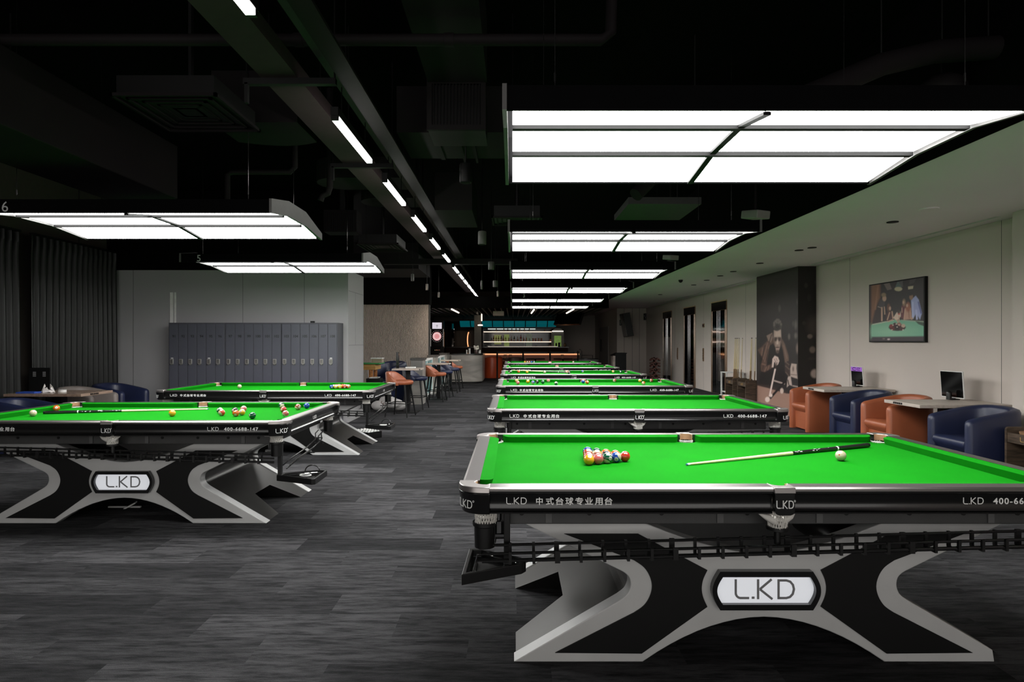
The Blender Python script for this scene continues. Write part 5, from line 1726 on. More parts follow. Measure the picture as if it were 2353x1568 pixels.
MB().box(-0.75, 0.75, -0.06, 0.06, -0.22, 0.30, 0, mt).build('screen_housing', M_BLACK, r, 0, 0.01)
MB().box(-0.72, 0.72, 0.06, 0.064, -0.2, 0.28, 0, mt).build('glass', M_SCREEN, r, 0)
MB().tube([(0, 0, 0.2), (0, 0, 0.5)], 0.03, 8).build('mount', M_BLACKM, r)

# things along the far right
r = thing('wall_screen', 'black screen tilted on the far right wall, seen edge-on', 'screen', (4.75, 25.45, 2.15))
mt = Matrix.Rotation(R(-13), 4, 'Y') @ ROT(R(8))
MB().box(-0.13, 0.13, -0.5, 0.45, -0.50, 0.48, 0, Matrix.Rotation(R(-10), 4, 'Y')).build('screen_housing', mat('screen_casing', (0.02, 0.02, 0.02), 0.5), r, 0, 0.01)
MB().box(-0.14, -0.13, -0.47, 0.42, -0.47, 0.45, 0, Matrix.Rotation(R(-10), 4, 'Y')).build('glass', M_SCREEN, r, 0)
MB().box(-0.05, 0.05, 0.4, 0.58, -0.1, 0.1).build('wall_bracket', M_BLACKM, r, 0)


def wall_sign(label, loc, facing, wd, ht, kind):
    r = thing('wall_sign', label, 'sign', loc, facing)
    MB().box(-wd / 2, wd / 2, -0.02, 0, -ht / 2, ht / 2).build('board', M_BLACKM, r, 0)
    b = MB(); q = ht / 2
    if kind == 'figure':
        mm = face_y(0, -0.021, 0)
        stroke(b, [(0.35 * q * cos(a), 0.25 * q + 0.3 * q * sin(a)) for a in np.linspace(0, 2 * pi, 11)], 0.1 * q, mm)
        stroke(b, [(0, -0.05 * q), (0, -0.45 * q)], 0.12 * q, mm); stroke(b, [(-0.3 * q, -0.7 * q), (0.3 * q, -0.7 * q)], 0.1 * q, mm)
    else:
        for z in (-0.5, 0, 0.5):
            b.box(-wd * 0.3, wd * 0.3, -0.022, -0.02, z * q - 0.03, z * q + 0.03)
    b.build('symbol', mat('sign_grey', (0.35, 0.33, 0.31), 0.5), r, 0)


wall_sign('small dark sign with a pale figure on the far right wall', (5.66, 25.99, 2.50), 0, 0.15, 0.28, 'figure')
wall_sign('small dark sign partly behind the tilted wall screen', (4.62, 25.99, 2.25), 0, 0.12, 0.24, 'bars')
r = thing('kiosk', 'black box-shaped kiosk with a pale side behind the fourth table of the row', 'kiosk', (3.95, 22.6, 0))
MB().box(-0.18, 0.22, -0.25, 0.25, 0, 1.0).build('cabinet', M_BLACKM, r, 0, 0.005)
MB().box(-0.26, -0.18, -0.22, 0.22, 0, 0.92).build('poster_side', mat('pale_poster', (0.42, 0.35, 0.31), 0.6, var=0.3, vs=6), r, 0)
MB().prism([(-0.32, 0.93), (-0.1, 1.03), (0.24, 1.03), (0.24, 1.0), (-0.1, 1.0)], -0.27, 0.27, 'y').build('lid', M_BLACKM, r, 0)
r = thing('curved_desk', 'low grey curved desk behind the right end of the last table', 'desk', (3.05, 25.2, 0))
b = MB(); b.prism(arc(0, 0, 0.50, -pi, 0, 14, 0.35) + [(0.50, 0.4), (-0.50, 0.4)], 0, 0.72, 'z'); b.build('body', mat('desk_grey', (0.22, 0.22, 0.215), 0.5), r, 30)
b = MB(); b.prism(arc(0, 0, 0.53, -pi, 0, 14, 0.38) + [(0.53, 0.4), (-0.53, 0.4)], 0.72, 0.75, 'z'); b.build('worktop', M_BLACK, r, 30)
r = thing('clothes_stand', 'thin dark stand with a curved top behind the grey curved desk', 'stand', (2.95, 26.0, 0))
MB().tube([(0, 0, 0.0), (0, 0, 1.02), (-0.05, 0, 1.10), (-0.11, 0, 1.11)], 0.012, 6).build('pole', M_BLACKM, r)
MB().tube([(0, 0, 0.86), (0.46, 0, 0.86), (0.46, 0, 0.0)], 0.012, 6).build('side_bar', M_BLACKM, r)
MB().lathe([(0.12, 0), (0.12, 0.015)], seg=16).build('base', M_BLACKM, r, 40)
r = thing('zigzag_rack', 'brown zigzag rack against the right wall beyond the lift doors', 'rack', (4.95, 21.2, 0))
for i in range(8):
    z = 0.04 + i * 0.105
    b = MB()
    pts = [(-0.16, z), (-0.08, z + (0.06 if i % 2 else 0.0)), (0.0, z + (0.0 if i % 2 else 0.06)), (0.08, z + (0.06 if i % 2 else 0.0)), (0.16, z)]
    b.prism(pts + [(x, q + 0.045) for x, q in pts[::-1]], -0.15, 0.15, 'y'); b.build('slat', mat('red_brown_wood', (0.09, 0.035, 0.025), 0.5), r, 0)
MB().box(-0.03, 0.03, 0.10, 0.14, 0, 0.90).build('spine', M_BARW, r, 0)

# lift call plates and small wall plates
for y, z0, z1, lab in ((17.9 + 0.0, 1.22 - 0.02, 1.42, None),):
    pass
def call_plate(label, y, z0, z1):
    r = thing('call_plate', label, 'lift buttons', (XW, y, (z0 + z1) / 2), 0, 'lift call plates')
    h_ = (z1 - z0) / 2
    MB().box(-0.012, 0.0, -0.055, 0.055, -h_, h_).build('plate', M_BRASS, r, 0, 0.003)
    for k in (-0.55, -0.2, 0.2, 0.6):
        MB().lathe([(0.02, -0.016), (0.02, -0.01)], (0, 0.0, k * h_), 10, axis='x').build('button', M_CHROME, r, 40)


call_plate('bronze lift button plate between the two nearer lift doors', 18.2, 0.86, 1.25)
call_plate('bronze lift button plate between the two farther lift doors', 21.05, 0.83, 1.23)
r = thing('wall_switch', 'small square dark plate on the wall above the lift button plate', 'wall plate', (XW, 18.2, H + 0.47))
MB().box(-0.012, 0, -0.09, 0.09, -0.055, 0.055).build('plate', M_BRASS, r, 0)
MB().box(-0.016, -0.012, -0.05, 0.05, -0.03, 0.03).build('rocker', M_TRAY, r, 0)

# recessed fittings in the soffit
for i, (px, py, lab) in enumerate(((2135, 480, 'round cover plate in the white soffit, nearest the camera'), (2051, 510, 'recessed spotlight in the soffit above the framed picture'), (1836, 575, 'recessed spotlight in the soffit left of a second one, above the mural'), (1866, 569, 'recessed spotlight in the soffit, right of another above the mural'),
                                  (1746, 605, 'recessed spotlight in the soffit, left of the mural'), (1685, 624, 'recessed fitting in the soffit, nearest of the three before the lift doors'), (1655, 634, 'recessed fitting in the soffit, middle one before the lift doors'), (1624, 644, 'recessed fitting in the soffit, farthest of three before the lift doors'), (1594, 655, 'recessed fitting in the soffit above the far lift doors'),
                                  (1517, 677, 'small round fitting in the soffit near the lamp rows'))):
    Y = F * 1.41 / (VY - py)
    r = thing('recessed_spotlight', lab, 'spotlight', ((px - VX) * Y / F, Y, ZS), 0, 'recessed spotlights in the soffit')
    big = 0.08 if i == 0 else 0.055
    MB().lathe([(big * 1.15, -0.008), (big * 1.15, 0.0)], seg=20).build('trim_ring', M_SOFFIT if i == 0 else M_DUCT, r, 40)
    MB().lathe([(big * 0.85, -0.010), (big * 0.85, -0.004)], seg=20).build('lens', M_SOFFIT if i == 0 else M_BLACKM, r, 40)
Y = F * 1.41 / (VY - 643)
r = thing('ceiling_sensor', 'small dark dome sensor hanging from the soffit', 'sensor', ((1564 - VX) * Y / F, Y, ZS))
MB().lathe([(0.05, 0), (0.05, -0.03), (0.03, -0.06), (0.01, -0.07)][::-1], seg=14).build('dome', M_DUCT, r, 50)
MB().lathe([(0.06, -0.006), (0.06, 0)], seg=14).build('base', M_WHITE, r, 40)

# ================================================================ THINGS UNDER THE BLACK CEILING
def hang(b_or_list, name, label, cat, m, group=None, rods=(), smooth=0, bev=0):
    o = b_or_list.build(name, m, None, smooth, bev)
    tag(o, label, cat, group)
    for x, y, z in rods:
        MB().tube([(x, y, z), (x, y, 4.16)], 0.006, 5).build('hanger_rod', M_BLACKM, o)
    return o


b = MB()
b.box(-1.64, -1.40, 1.0, 21.4, H + 1.72, H + 1.74); b.box(-1.64, -1.63, 1.0, 21.4, H + 1.74, H + 1.82); b.box(-1.41, -1.40, 1.0, 21.4, H + 1.74, H + 1.82)
o = hang(b, 'cable_tray', 'long brown-grey cable tray running left of the linear lamps', 'cable tray', M_TRAY, None, [(-1.64, y, H + 1.8) for y in (2, 5.2, 9, 13, 17, 21)] + [(-1.40, y, H + 1.8) for y in (2, 5.2, 9, 13, 17, 21)])
b = MB(); b.box(-1.235, -1.175, 0.9, 21.6, ZL + 0.29, ZL + 0.33)
hang(b, 'lamp_rail', 'narrow black rail that carries the linear lamps', 'rail', M_BLACKM, None, [(-1.205, y, ZL + 0.32) for y in (1.2, 4.4, 8.2, 12.4, 16, 20)])
b = MB(); b.box(-1.10, -0.98, 2.0, 12.2, H + 1.66, H + 1.68); b.box(-1.10, -1.09, 2.0, 12.2, H + 1.68, H + 1.74)
hang(b, 'cable_channel', 'thin dark cable channel running right of the linear lamps', 'cable tray', M_DUCT, None, [(-1.04, y, H + 1.7) for y in (2.4, 7, 12)])
for y, lab in ((3.95, 'black cross bracket carrying the tray beside the nearest full linear lamp'), (5.85, 'black cross bracket carrying the tray beyond the nearest full linear lamp')):
    b = MB(); b.box(-1.75, -1.15, y, y + 0.04, H + 1.67, H + 1.71); b.box(-1.74, -1.72, y, y + 0.03, H + 1.55, H + 1.68)
    hang(b, 'tray_bracket', lab, 'bracket', M_BLACKM, 'tray brackets', [(-1.73, y + 0.015, H + 1.7), (-1.158, y + 0.015, H + 1.7)])
# pipe right across the top
b = MB(); b.tube([(-6, 3.85, H + 1.905), (0.56, 3.85, H + 1.905), (0.62, 3.85, H + 1.95), (0.64, 3.85, 4.18)], 0.036, 12)
for x in (-1.35, -0.4):
    b.lathe([(0.042, -0.03), (0.042, 0.03)], (x, 3.85, H + 1.905), 12, axis='x')
hang(b, 'water_pipe', 'thick dark pipe running straight across under the ceiling', 'pipe', M_DUCT, None, [(-4, 3.85, H + 1.93), (-1.8, 3.85, H + 1.93)], 40)
# main duct over the aisle with a slatted grille at its end
b = MB(); b.box(-0.66, -0.20, -1.0, 4.75, H + 2.02, H + 2.5); b.box(-0.67, -0.19, 1.6, 1.63, H + 2.01, H + 2.5); b.box(-0.67, -0.19, 3.2, 3.23, H + 2.01, H + 2.5)
hang(b, 'air_duct', 'dark square duct that ends behind the slatted air vent', 'duct', M_DUCT, 'dark ducts', [(-0.43, 2, H + 2.4)])
r = thing('air_vent', 'square black air vent with upright slats, under the duct over the aisle', 'air vent', (-0.44, 4.78, H + 1.68))
b = MB(); b.box(-0.225, 0.225, 0.0, 0.4, -0.02, 0.36); b.build('box', M_BLACKM, r, 0)
b = MB()
for x0, x1, z0, z1 in ((-0.23, 0.23, 0.33, 0.37), (-0.23, 0.23, -0.03, 0.01), (-0.23, -0.19, 0.01, 0.33), (0.19, 0.23, 0.01, 0.33)):
    b.box(x0, x1, -0.03, 0.0, z0, z1)
b.build('vent_frame', M_DUCT, r, 0)
for i in range(15):
    x = -0.18 + 0.36 * i / 14
    MB().box(x - 0.004, x + 0.004, -0.025, 0.0, 0.01, 0.33).build('slat', M_DUCT, r, 0)
MB().box(-0.03, 0.03, 0.15, 0.2, 0.36, 1.05).build('hanger', M_BLACKM, r, 0)
# cross duct beyond the vent
b = MB(); b.box(-1.00, 0.1, 5.25, 6.0, H + 1.80, H + 2.2); b.box(-0.70, -0.66, 5.24, 6.01, H + 1.79, H + 2.2)
for x in (-0.48, -0.36):
    b.box(x, x + 0.02, 5.2, 6.05, H + 1.77, H + 1.80)
hang(b, 'air_duct', 'wide dark cross duct just behind the slatted air vent', 'duct', M_DUCT, 'dark ducts', [(0, 5, H + 2.1)])
# large duct at the left
b = MB(); b.box(-3.85, -3.16, 1.5, 5.75, H + 1.34, H + 1.84)
hang(b, 'air_duct', 'big dark duct above the lamp marked 6', 'duct', M_DUCT, 'dark ducts', [(-3.5, 4, H + 1.9)], 0, 0.01)
b = MB(); b.box(-5.6, -4.3, 3.95, 5.0, H + 1.82, H + 2.3)
hang(b, 'air_duct', 'flat dark duct at the top left, beyond the hanging black drum', 'duct', M_DUCT, 'dark ducts', [(-5, 4.4, H + 2.2)])
b = MB(); b.box(-2.45, -1.75, 4.95, 5.45, H + 1.78, H + 2.2)
b.prism([(-1.75 - 0.70 * t, 5.45 + 0.2 * sin(pi * t / 2 + 0.0) * (1 - t) * 1.4) for t in np.linspace(0, 1, 8)] + [(-2.45, 5.45)], H + 1.78, H + 1.9, 'z')
hang(b, 'air_duct', 'dark duct left of the cable tray, beside the square ceiling diffuser', 'duct', M_DUCT, 'dark ducts', [(-2, 5, H + 2.1)])


def diffuser(label, x, y, z, w_, d_):
    r = thing('ceiling_diffuser', label, 'air vent', (x, y, z), 0, 'square ceiling diffusers')
    MB().box(-w_ / 2 + 0.03, w_ / 2 - 0.03, -d_ / 2 + 0.03, d_ / 2 - 0.03, 0.01, 0.14).build('box', M_BLACKM, r, 0)
    for k in range(5):
        f = 1 - 0.19 * k
        hw, hd, t = w_ / 2 * f, d_ / 2 * f, 0.02
        b = MB(); z_ = 0.005 * k
        b.box(-hw, hw, -hd, -hd + t, z_ - 0.01, z_ + 0.012); b.box(-hw, hw, hd - t, hd, z_ - 0.01, z_ + 0.012); b.box(-hw, -hw + t, -hd, hd, z_ - 0.01, z_ + 0.012); b.box(hw - t, hw, -hd, hd, z_ - 0.01, z_ + 0.012)
        b.build('louvre_ring', M_DUCT, r, 0)
    MB().tube([(0, 0, 0.14), (0, 0, 4.16 - z)], 0.02, 6).build('hanger', M_BLACKM, r)


diffuser('large square ceiling diffuser at the upper left', -2.35, 4.45, H + 1.66, 0.72, 0.72)
diffuser('square ceiling diffuser beside the third linear lamp', -1.98, 9.3, H + 1.43, 0.62, 0.8)
diffuser('ceiling diffuser above the second lamp of the right row', 0.05, 7.4, H + 1.46, 0.6, 0.5)
r = thing('air_vent', 'square dark grille on the duct above the lamp marked 5', 'air vent', (-2.52, 8.9, H + 1.62))
MB().box(-0.24, 0.24, 0, 0.3, -0.02, 0.30).build('box', M_DUCT, r, 0)
for i in range(14):
    MB().box(-0.2 + 0.03 * i, -0.19 + 0.03 * i, -0.012, 0, 0.0, 0.26).build('slat', M_BLACKM, r, 0)
MB().box(-0.03, 0.03, 0.1, 0.16, 0.3, 1.1).build('hanger', M_BLACKM, r, 0)
# round-ended ducts crossing the tray
for i, (y, z, lab) in enumerate(((7.0, 1.62, 'round-ended duct passing behind the second full linear lamp'), (7.9, 1.60, 'flat duct just beyond the round-ended one, above the linear lamps'))):
    b = MB(); b.prism(arc(-2.05 + 0.3 * i, y + 0.28, 0.28, pi / 2, 1.5 * pi, 8) + [(-1.27, y), (-1.27, y + 0.56)], H + z + 0.26, H + z + 0.5, 'z')
    hang(b, 'air_duct', lab, 'duct', M_DUCT, 'dark ducts', [(-1.3, y + 0.3, H + z + 0.4)])
b = MB(); b.box(-0.92, -0.48, 7.2, 8.3, H + 1.55, H + 2.0)
hang(b, 'air_duct', 'dark duct right of the second and third linear lamps', 'duct', M_DUCT, 'dark ducts', [(-0.7, 7.7, H + 1.9)])
b = MB(); b.box(-2.6, 0.1, 12.24, 12.38, H + 1.55, H + 1.66)
hang(b, 'cross_beam', 'dark cross beam where the linear lamps change to a closer row', 'beam', M_DUCT, None, [(-2.3, 12.35, H + 1.6), (0, 12.35, H + 1.6)])
b = MB(); b.box(-3.9, -2.1, 13.6, 15.5, H + 1.62, H + 2.2)
hang(b, 'air_duct', 'big dark duct above the slatted wall, left of the far linear lamps', 'duct', M_DUCT, 'dark ducts', [(-2.3, 14.5, H + 2.1)])
b = MB(); b.box(1.35, 2.2, 7.1, 8.1, H + 1.60, H + 1.68)
hang(b, 'ceiling_panel', 'flat dark grey panel above the second lamp of the right row', 'panel', mat('dark_green_grey', (0.035, 0.035, 0.034), 0.6), None, [(1.5, 7.4, H + 1.66), (2.0, 7.4, H + 1.66)])
# pipes
b = MB(); b.tube([(-2.95, 6.3, H + 1.30), (-2.95, 6.3, H + 1.72), (-2.90, 6.3, H + 1.75), (-2.30, 6.3, H + 1.75), (-2.25, 6.3, H + 1.80), (-2.25, 6.3, 4.18)], 0.028, 10)
hang(b, 'bent_pipe', 'dark stepped pipe behind the lamp marked 6', 'pipe', M_DUCT, 'dark pipes', (), 40)
b = MB(); b.tube([(-1.95, 6.5, 4.18), (-1.95, 6.5, H + 1.65), (-1.97, 6.5, H + 1.58), (-2.03, 6.5, H + 1.55), (-2.05, 6.5, H + 1.50)], [0.035, 0.035, 0.032, 0.03, 0.034], 10)
hang(b, 'drain_pipe', 'hooked drain pipe left of the first full linear lamp', 'pipe', M_DUCT, 'dark pipes', (), 40)
b = MB(); b.tube([(1.75, 3.95, H + 1.52), (2.05, 4.0, H + 1.66), (2.45, 4.05, H + 1.84), (2.85, 4.1, H + 1.95), (3.3, 4.1, H + 1.98), (4.3, 4.1, H + 1.98)], 0.075, 14)
hang(b, 'flexible_duct', 'fat flexible duct curving up to the right above the biggest lamp', 'duct', M_DUCT, 'dark ducts', [(2.45, 4.05, H + 1.84), (3.2, 4.1, H + 1.98)], 60)
b = MB(); b.sphere((3.1, 4.4, H + 1.80), 0.16, 18, 12, sc=(1, 1, 0.8))
hang(b, 'round_fan_box', 'dark rounded fan box right of the curving duct', 'fan box', M_DUCT, None, [(3.1, 4.4, H + 1.9)], 60)
b = MB(); b.tube([(1.05, 5.2, H + 1.25), (1.25, 5.3, H + 1.45), (1.6, 5.35, H + 1.60), (2.0, 5.4, H + 1.64)], 0.06, 12)
hang(b, 'flexible_duct', 'short flexible duct between the first two lamps of the right row', 'duct', M_DUCT, 'dark ducts', [(1.6, 5.35, H + 1.6)], 60)

# can-shaped hanging speakers and downlights
def can(label, px, y0, y1, Y, wd, cat='speaker', name='hanging_speaker', m=M_BLACKM, beam=None):
    x = (px - VX) * Y / F
    z1, z0 = H - (y0 - VY) * Y / F, H - (y1 - VY) * Y / F
    r = thing(name, label, cat, (x, Y, z0), 0, 'cans hanging from the ceiling')
    h_ = z1 - z0
    rr_ = wd * Y / F / 2
    MB().lathe([(rr_ * 0.96, 0.0), (rr_, 0.01), (rr_, h_ - 0.01), (rr_ * 0.9, h_)], seg=18).build('body', m, r, 40)
    MB().lathe([(rr_ * 0.8, -0.004), (rr_ * 0.8, 0.002)], seg=18).build('grille', M_DUCT, r, 40)
    MB().tube([(0, 0, h_), (0, 0, 4.16 - z0)], 0.006, 5).build('cord', M_BLACKM, r)
    if beam:
        li = bpy.data.lights.new('spot_beam', 'SPOT')
        li.energy, li.color, li.spot_size, li.spot_blend, li.shadow_soft_size = beam[1], (1.0, 0.80, 0.62), R(75), 0.8, 0.03
        lo = bpy.data.objects.new('spot_beam', li); col.objects.link(lo); lo.parent = r
        lo.location = (0, 0, -0.02)
        lo.rotation_euler = (Vector(beam[0]) - Vector((x, Y, z0))).to_track_quat('-Z', 'Y').to_euler()


M_CAN = mat('grey_can', (0.11, 0.105, 0.10), 0.45)
can('black drum hanging at the left edge above the lamp marked 6', 24, 226, 285, 5.0, 50)
can('black can speaker hanging below the slatted air vent', 1070, 377, 420, 5.215, 28)
can('black can hanging left of the second lamp of the right row', 1108, 532, 562, 8.0, 19, m=M_CAN)
can('small grey can hanging left of the first lamps beyond the cross beam', 948, 630, 646, 13.0, 7, 'spotlight', 'hanging_spotlight', M_CAN, ((-3.3, 17, 1.5), 75))
can('small grey can, second of those above the slatted wall', 981, 653, 667, 14.0, 6, 'spotlight', 'hanging_spotlight', M_CAN, ((-2.7, 17, 1.2), 60))
can('small grey can, lowest of those right of the slatted wall', 1008, 672, 684, 15.5, 5, 'spotlight', 'hanging_spotlight', M_CAN, ((-1.7, 19.5, 0.6), 70))
can('black can hanging left of the third lamp of the right row', 1129, 602, 620, 10.5, 14, m=M_CAN)
can('grey can hanging left of the fourth lamp of the right row', 1138, 645, 660, 14.0, 11, 'spotlight', 'hanging_spotlight', M_CAN)
can('small grey can hanging left of the fifth lamp of the right row', 1144, 669, 682, 16.0, 5, 'spotlight', 'hanging_spotlight', M_CAN)
can('thin grey can beside the last linear lamps', 1107, 645, 665, 15.0, 5, 'spotlight', 'hanging_spotlight', M_CAN, ((-1.3, 21.5, 0.6), 70))


def projector(label, px, py, Y, s_):
    r = thing('projector', label, 'projector', P(px, py, Y), 0, 'hanging projectors')
    mt = Matrix.Rotation(R(25), 4, 'Z') @ Matrix.Rotation(R(8), 4, 'X')
    MB().box(-0.10 * s_, 0.10 * s_, -0.12 * s_, 0.12 * s_, -0.045 * s_, 0.045 * s_, 0, mt).build('body', mat('projector_grey', (0.22, 0.21, 0.20), 0.5), r, 0, 0.01)
    MB().lathe([(0.03 * s_, -0.15 * s_), (0.03 * s_, -0.11 * s_)], (0.03, 0, 0), 14, axis='y').build('lens', M_BLACK, r, 40)
    MB().tube([(0, 0, 0.03), (0, 0, 4.16 - r.location.z)], 0.014, 8).build('pole', M_DUCT, r)


projector('pale projector on a pole above the right end of the second lamp', 1736, 494, 6.9, 1.0)
projector('pale projector on a pole above the right end of the third lamp', 1541, 592, 9.9, 0.85)


# ================================================================ PRINTS ON THE RIGHT WALL
class Canvas:
    """colour field on a vertex grid; shapes are drawn in the picture's own drawing units"""
    def __init__(s, cx, cy, base):
        s.x, s.y = cx, cy
        s.c = np.zeros(cx.shape + (3,)); s.c[:] = lin(base)

    def blend(s, m, rgb):
        s.c = s.c * (1 - m[..., None]) + np.array(lin(rgb)) * m[..., None]

    def ell(s, x, y, a, b, rgb, soft=0.25, al=1.0):
        d = np.sqrt(((s.x - x) / a) ** 2 + ((s.y - y) / b) ** 2)
        s.blend(al * np.clip((1 + soft - d) / (2 * soft), 0, 1), rgb)

    def poly(s, pts, rgb, soft=6.0, al=1.0):
        X, Y = s.x, s.y
        ins = np.zeros(X.shape, bool); dist = np.full(X.shape, 1e9)
        n = len(pts)
        for i in range(n):
            (x0, y0), (x1, y1) = pts[i], pts[(i + 1) % n]
            c_ = ((y0 > Y) != (y1 > Y))
            with np.errstate(divide='ignore', invalid='ignore'):
                xi = (x1 - x0) * (Y - y0) / ((y1 - y0) if y1 != y0 else 1e-9) + x0
            ins ^= c_ & (X < xi)
            dx, dy = x1 - x0, y1 - y0
            t = np.clip(((X - x0) * dx + (Y - y0) * dy) / (dx * dx + dy * dy + 1e-9), 0, 1)
            dist = np.minimum(dist, np.hypot(X - x0 - t * dx, Y - y0 - t * dy))
        sd = np.where(ins, dist, -dist)
        s.blend(al * np.clip((sd + soft) / (2 * soft), 0, 1), rgb)

    def line(s, p, q, wd, rgb, soft=4.0, al=1.0):
        (x0, y0), (x1, y1) = p, q
        l = math.hypot(x1 - x0, y1 - y0); nx, ny = -(y1 - y0) / l * wd / 2, (x1 - x0) / l * wd / 2
        s.poly([(x0 + nx, y0 + ny), (x1 + nx, y1 + ny), (x1 - nx, y1 - ny), (x0 - nx, y0 - ny)], rgb, soft, al)


def print_mat(nm_):
    m = mat(nm_, (0.5, 0.5, 0.5), 0.45, var=0)
    nt = m.node_tree
    a = nt.nodes.new('ShaderNodeVertexColor'); a.layer_name = 'print'
    nt.links.new(a.outputs['Color'], nt.nodes['Principled BSDF'].inputs['Base Color'])
    return m


def print_mesh(name, pts, cv, parent):
    """pts: grid (rows, cols, 3) of positions; colours of the canvas on its vertices"""
    nr, nc = pts.shape[:2]
    vs = pts.reshape(-1, 3).tolist()
    fs = [(i * nc + j, i * nc + j + 1, (i + 1) * nc + j + 1, (i + 1) * nc + j) for i in range(nr - 1) for j in range(nc - 1)]
    o = MB().add(vs, fs).build(name, print_mat(name + '_ink'), parent, 0)
    at = o.data.color_attributes.new('print', 'FLOAT_COLOR', 'POINT')
    at.data.foreach_set('color', np.concatenate([np.clip(cv.c * GAIN, 0, 1).reshape(-1, 3), np.ones((nr * nc, 1))], 1).astype(np.float32).ravel())
    return o


GAIN = 1.05
b = MB(); b.box(5.36, XW, 11.44, 13.38, 0, ZS)
col_m = struct('column_mural', b, M_DARKWALL)
mural = thing('mural', 'dark printed mural of a man leaning over a cue, wrapped round the column', 'mural', (5.36, 12.4, 0))
base_m = Vector((5.36, 12.4, 0))
ys = np.linspace(13.38, 11.44, 120); zs = np.linspace(0.0, ZS - 0.01, 200)
YY, ZZ = np.meshgrid(ys, zs)
sx = VX + 5.36 * F / YY; sy = VY - (ZZ - H) * F / YY
c = Canvas((sx - 1735) * 6.82, (sy - 700) * 6.82, (44, 38, 37))
c.ell(330, 40, 300, 240, (70, 58, 58), 0.9, 0.7)
c.ell(600, 250, 160, 500, (54, 45, 45), 0.9, 0.5)
for x, y, a, h_, rgb in ((535, 505, 18, 45, (105, 94, 90)), (640, 320, 22, 70, (98, 88, 85)), (640, 490, 22, 45, (105, 94, 90)), (692, 505, 17, 35, (95, 84, 80)), (667, 690, 23, 70, (128, 110, 102)), (385, 60, 20, 50, (96, 86, 84)), (600, 300, 16, 40, (80, 72, 70)), (700, -120, 15, 60, (70, 62, 60)), (660, -40, 12, 40, (84, 74, 72))):
    c.ell(x, y, a, h_, rgb, 0.5)
c.poly([(60, 700), (300, 560), (440, 620), (500, 1000), (530, 1260), (60, 1270), (90, 1000)], (31, 25, 24), 14)
c.poly([(35, 1262), (210, 1300), (505, 1395), (800, 1440), (800, 1900), (35, 1900)], (158, 124, 110), 8)
c.poly([(35, 1245), (210, 1270), (505, 1370), (505, 1400), (200, 1312), (35, 1270)], (60, 46, 42), 8)
c.poly([(40, 712), (110, 660), (190, 572), (270, 440), (300, 600), (222, 650), (212, 760), (190, 870), (182, 960), (262, 930), (280, 990), (150, 1062), (95, 1045), (90, 955), (120, 850)], (92, 69, 60), 10)
for p, q in (((120, 680), (105, 800)), ((200, 600), (130, 860)), ((225, 640), (150, 900)), ((105, 930), (170, 950)), ((180, 980), (150, 1050)), ((220, 960), (200, 1030))):
    c.line(p, q, 13, (140, 110, 96), 7, 0.7)
for p, q in (((160, 640), (115, 830)), ((205, 700), (175, 880)), ((130, 960), (120, 1030))):
    c.line(p, q, 14, (48, 36, 32), 8, 0.8)
c.poly([(180, 490), (272, 443), (280, 520), (250, 600), (210, 570)], (138, 116, 104), 7)
c.line((262, 470), (225, 590), 12, (60, 47, 42), 6)
c.poly([(425, 540), (470, 622), (525, 800), (532, 882), (470, 912), (440, 720), (420, 650)], (108, 85, 74), 9)
c.line((450, 640), (500, 850), 14, (140, 113, 100), 8, 0.7)
c.poly([(470, 912), (535, 890), (552, 1125), (470, 1062)], (62, 48, 43), 9)
for p, q in (((480, 900), (540, 950)), ((475, 960), (540, 1020)), ((480, 1060), (530, 1120))):
    c.line(p, q, 12, (120, 100, 90), 6, 0.8)
c.poly([(296, 400), (345, 420), (408, 388), (414, 520), (414, 600), (388, 690), (358, 764), (335, 742), (322, 680), (300, 622), (292, 520)], (168, 143, 131), 7)
c.poly([(318, 420), (400, 400), (404, 500), (318, 505)], (196, 172, 158), 14)
c.poly([(290, 520), (312, 560), (322, 680), (300, 620)], (110, 88, 78), 8)
c.poly([(414, 540), (396, 600), (386, 690), (410, 620)], (92, 74, 66), 8)
for x in (326, 384):
    c.ell(x, 548, 25, 30, (66, 50, 45), 0.45)
    c.line((x - 25, 522), (x + 24, 524), 12, (50, 38, 35), 5)
c.ell(353, 596, 13, 44, (206, 184, 170), 0.5)
c.ell(353, 640, 20, 12, (150, 122, 110), 0.5)
c.ell(353, 672, 32, 11, (72, 54, 48), 0.5)
c.ell(353, 694, 20, 9, (178, 146, 134), 0.5)
c.ell(354, 738, 25, 26, (88, 70, 62), 0.5)
c.poly([(284, 330), (296, 262), (350, 218), (402, 250), (424, 330), (412, 402), (396, 382), (352, 412), (312, 396), (292, 370)], (84, 75, 70), 9)
c.ell(352, 350, 40, 50, (56, 49, 46), 0.6)
for x, y in ((300, 290), (322, 262), (345, 242), (372, 244), (395, 270), (410, 310), (302, 325), (340, 280), (372, 285)):
    c.ell(x, y, 13, 17, (128, 117, 110), 0.7, 0.8)
c.poly([(274, 852), (310, 803), (362, 826), (384, 885), (362, 938), (332, 962), (325, 920), (302, 900), (290, 985), (264, 985)], (214, 190, 180), 6)
for p, q in (((300, 850), (330, 905)), ((330, 840), (352, 890)), ((318, 900), (325, 960))):
    c.line(p, q, 8, (130, 104, 94), 4)
c.line((348, 905), (316, 1015), 14, (70, 54, 48), 4)
c.line((318, 1010), (228, 1440), 24, (226, 204, 194), 5)
c.line((290, 1192), (470, 1246), 22, (176, 156, 147), 6)
c.line((590, 1275), (730, 1300), 16, (170, 150, 140), 6)
c.line((235, 1475), (540, 1130), 34, (28, 22, 21), 6)
c.poly([(572, 925), (655, 935), (650, 1000), (668, 1165), (555, 1130), (553, 1010)], (182, 162, 151), 6)
c.line((560, 1095), (662, 1108), 8, (120, 102, 94), 4); c.ell(600, 1010, 14, 40, (120, 102, 94), 0.5)
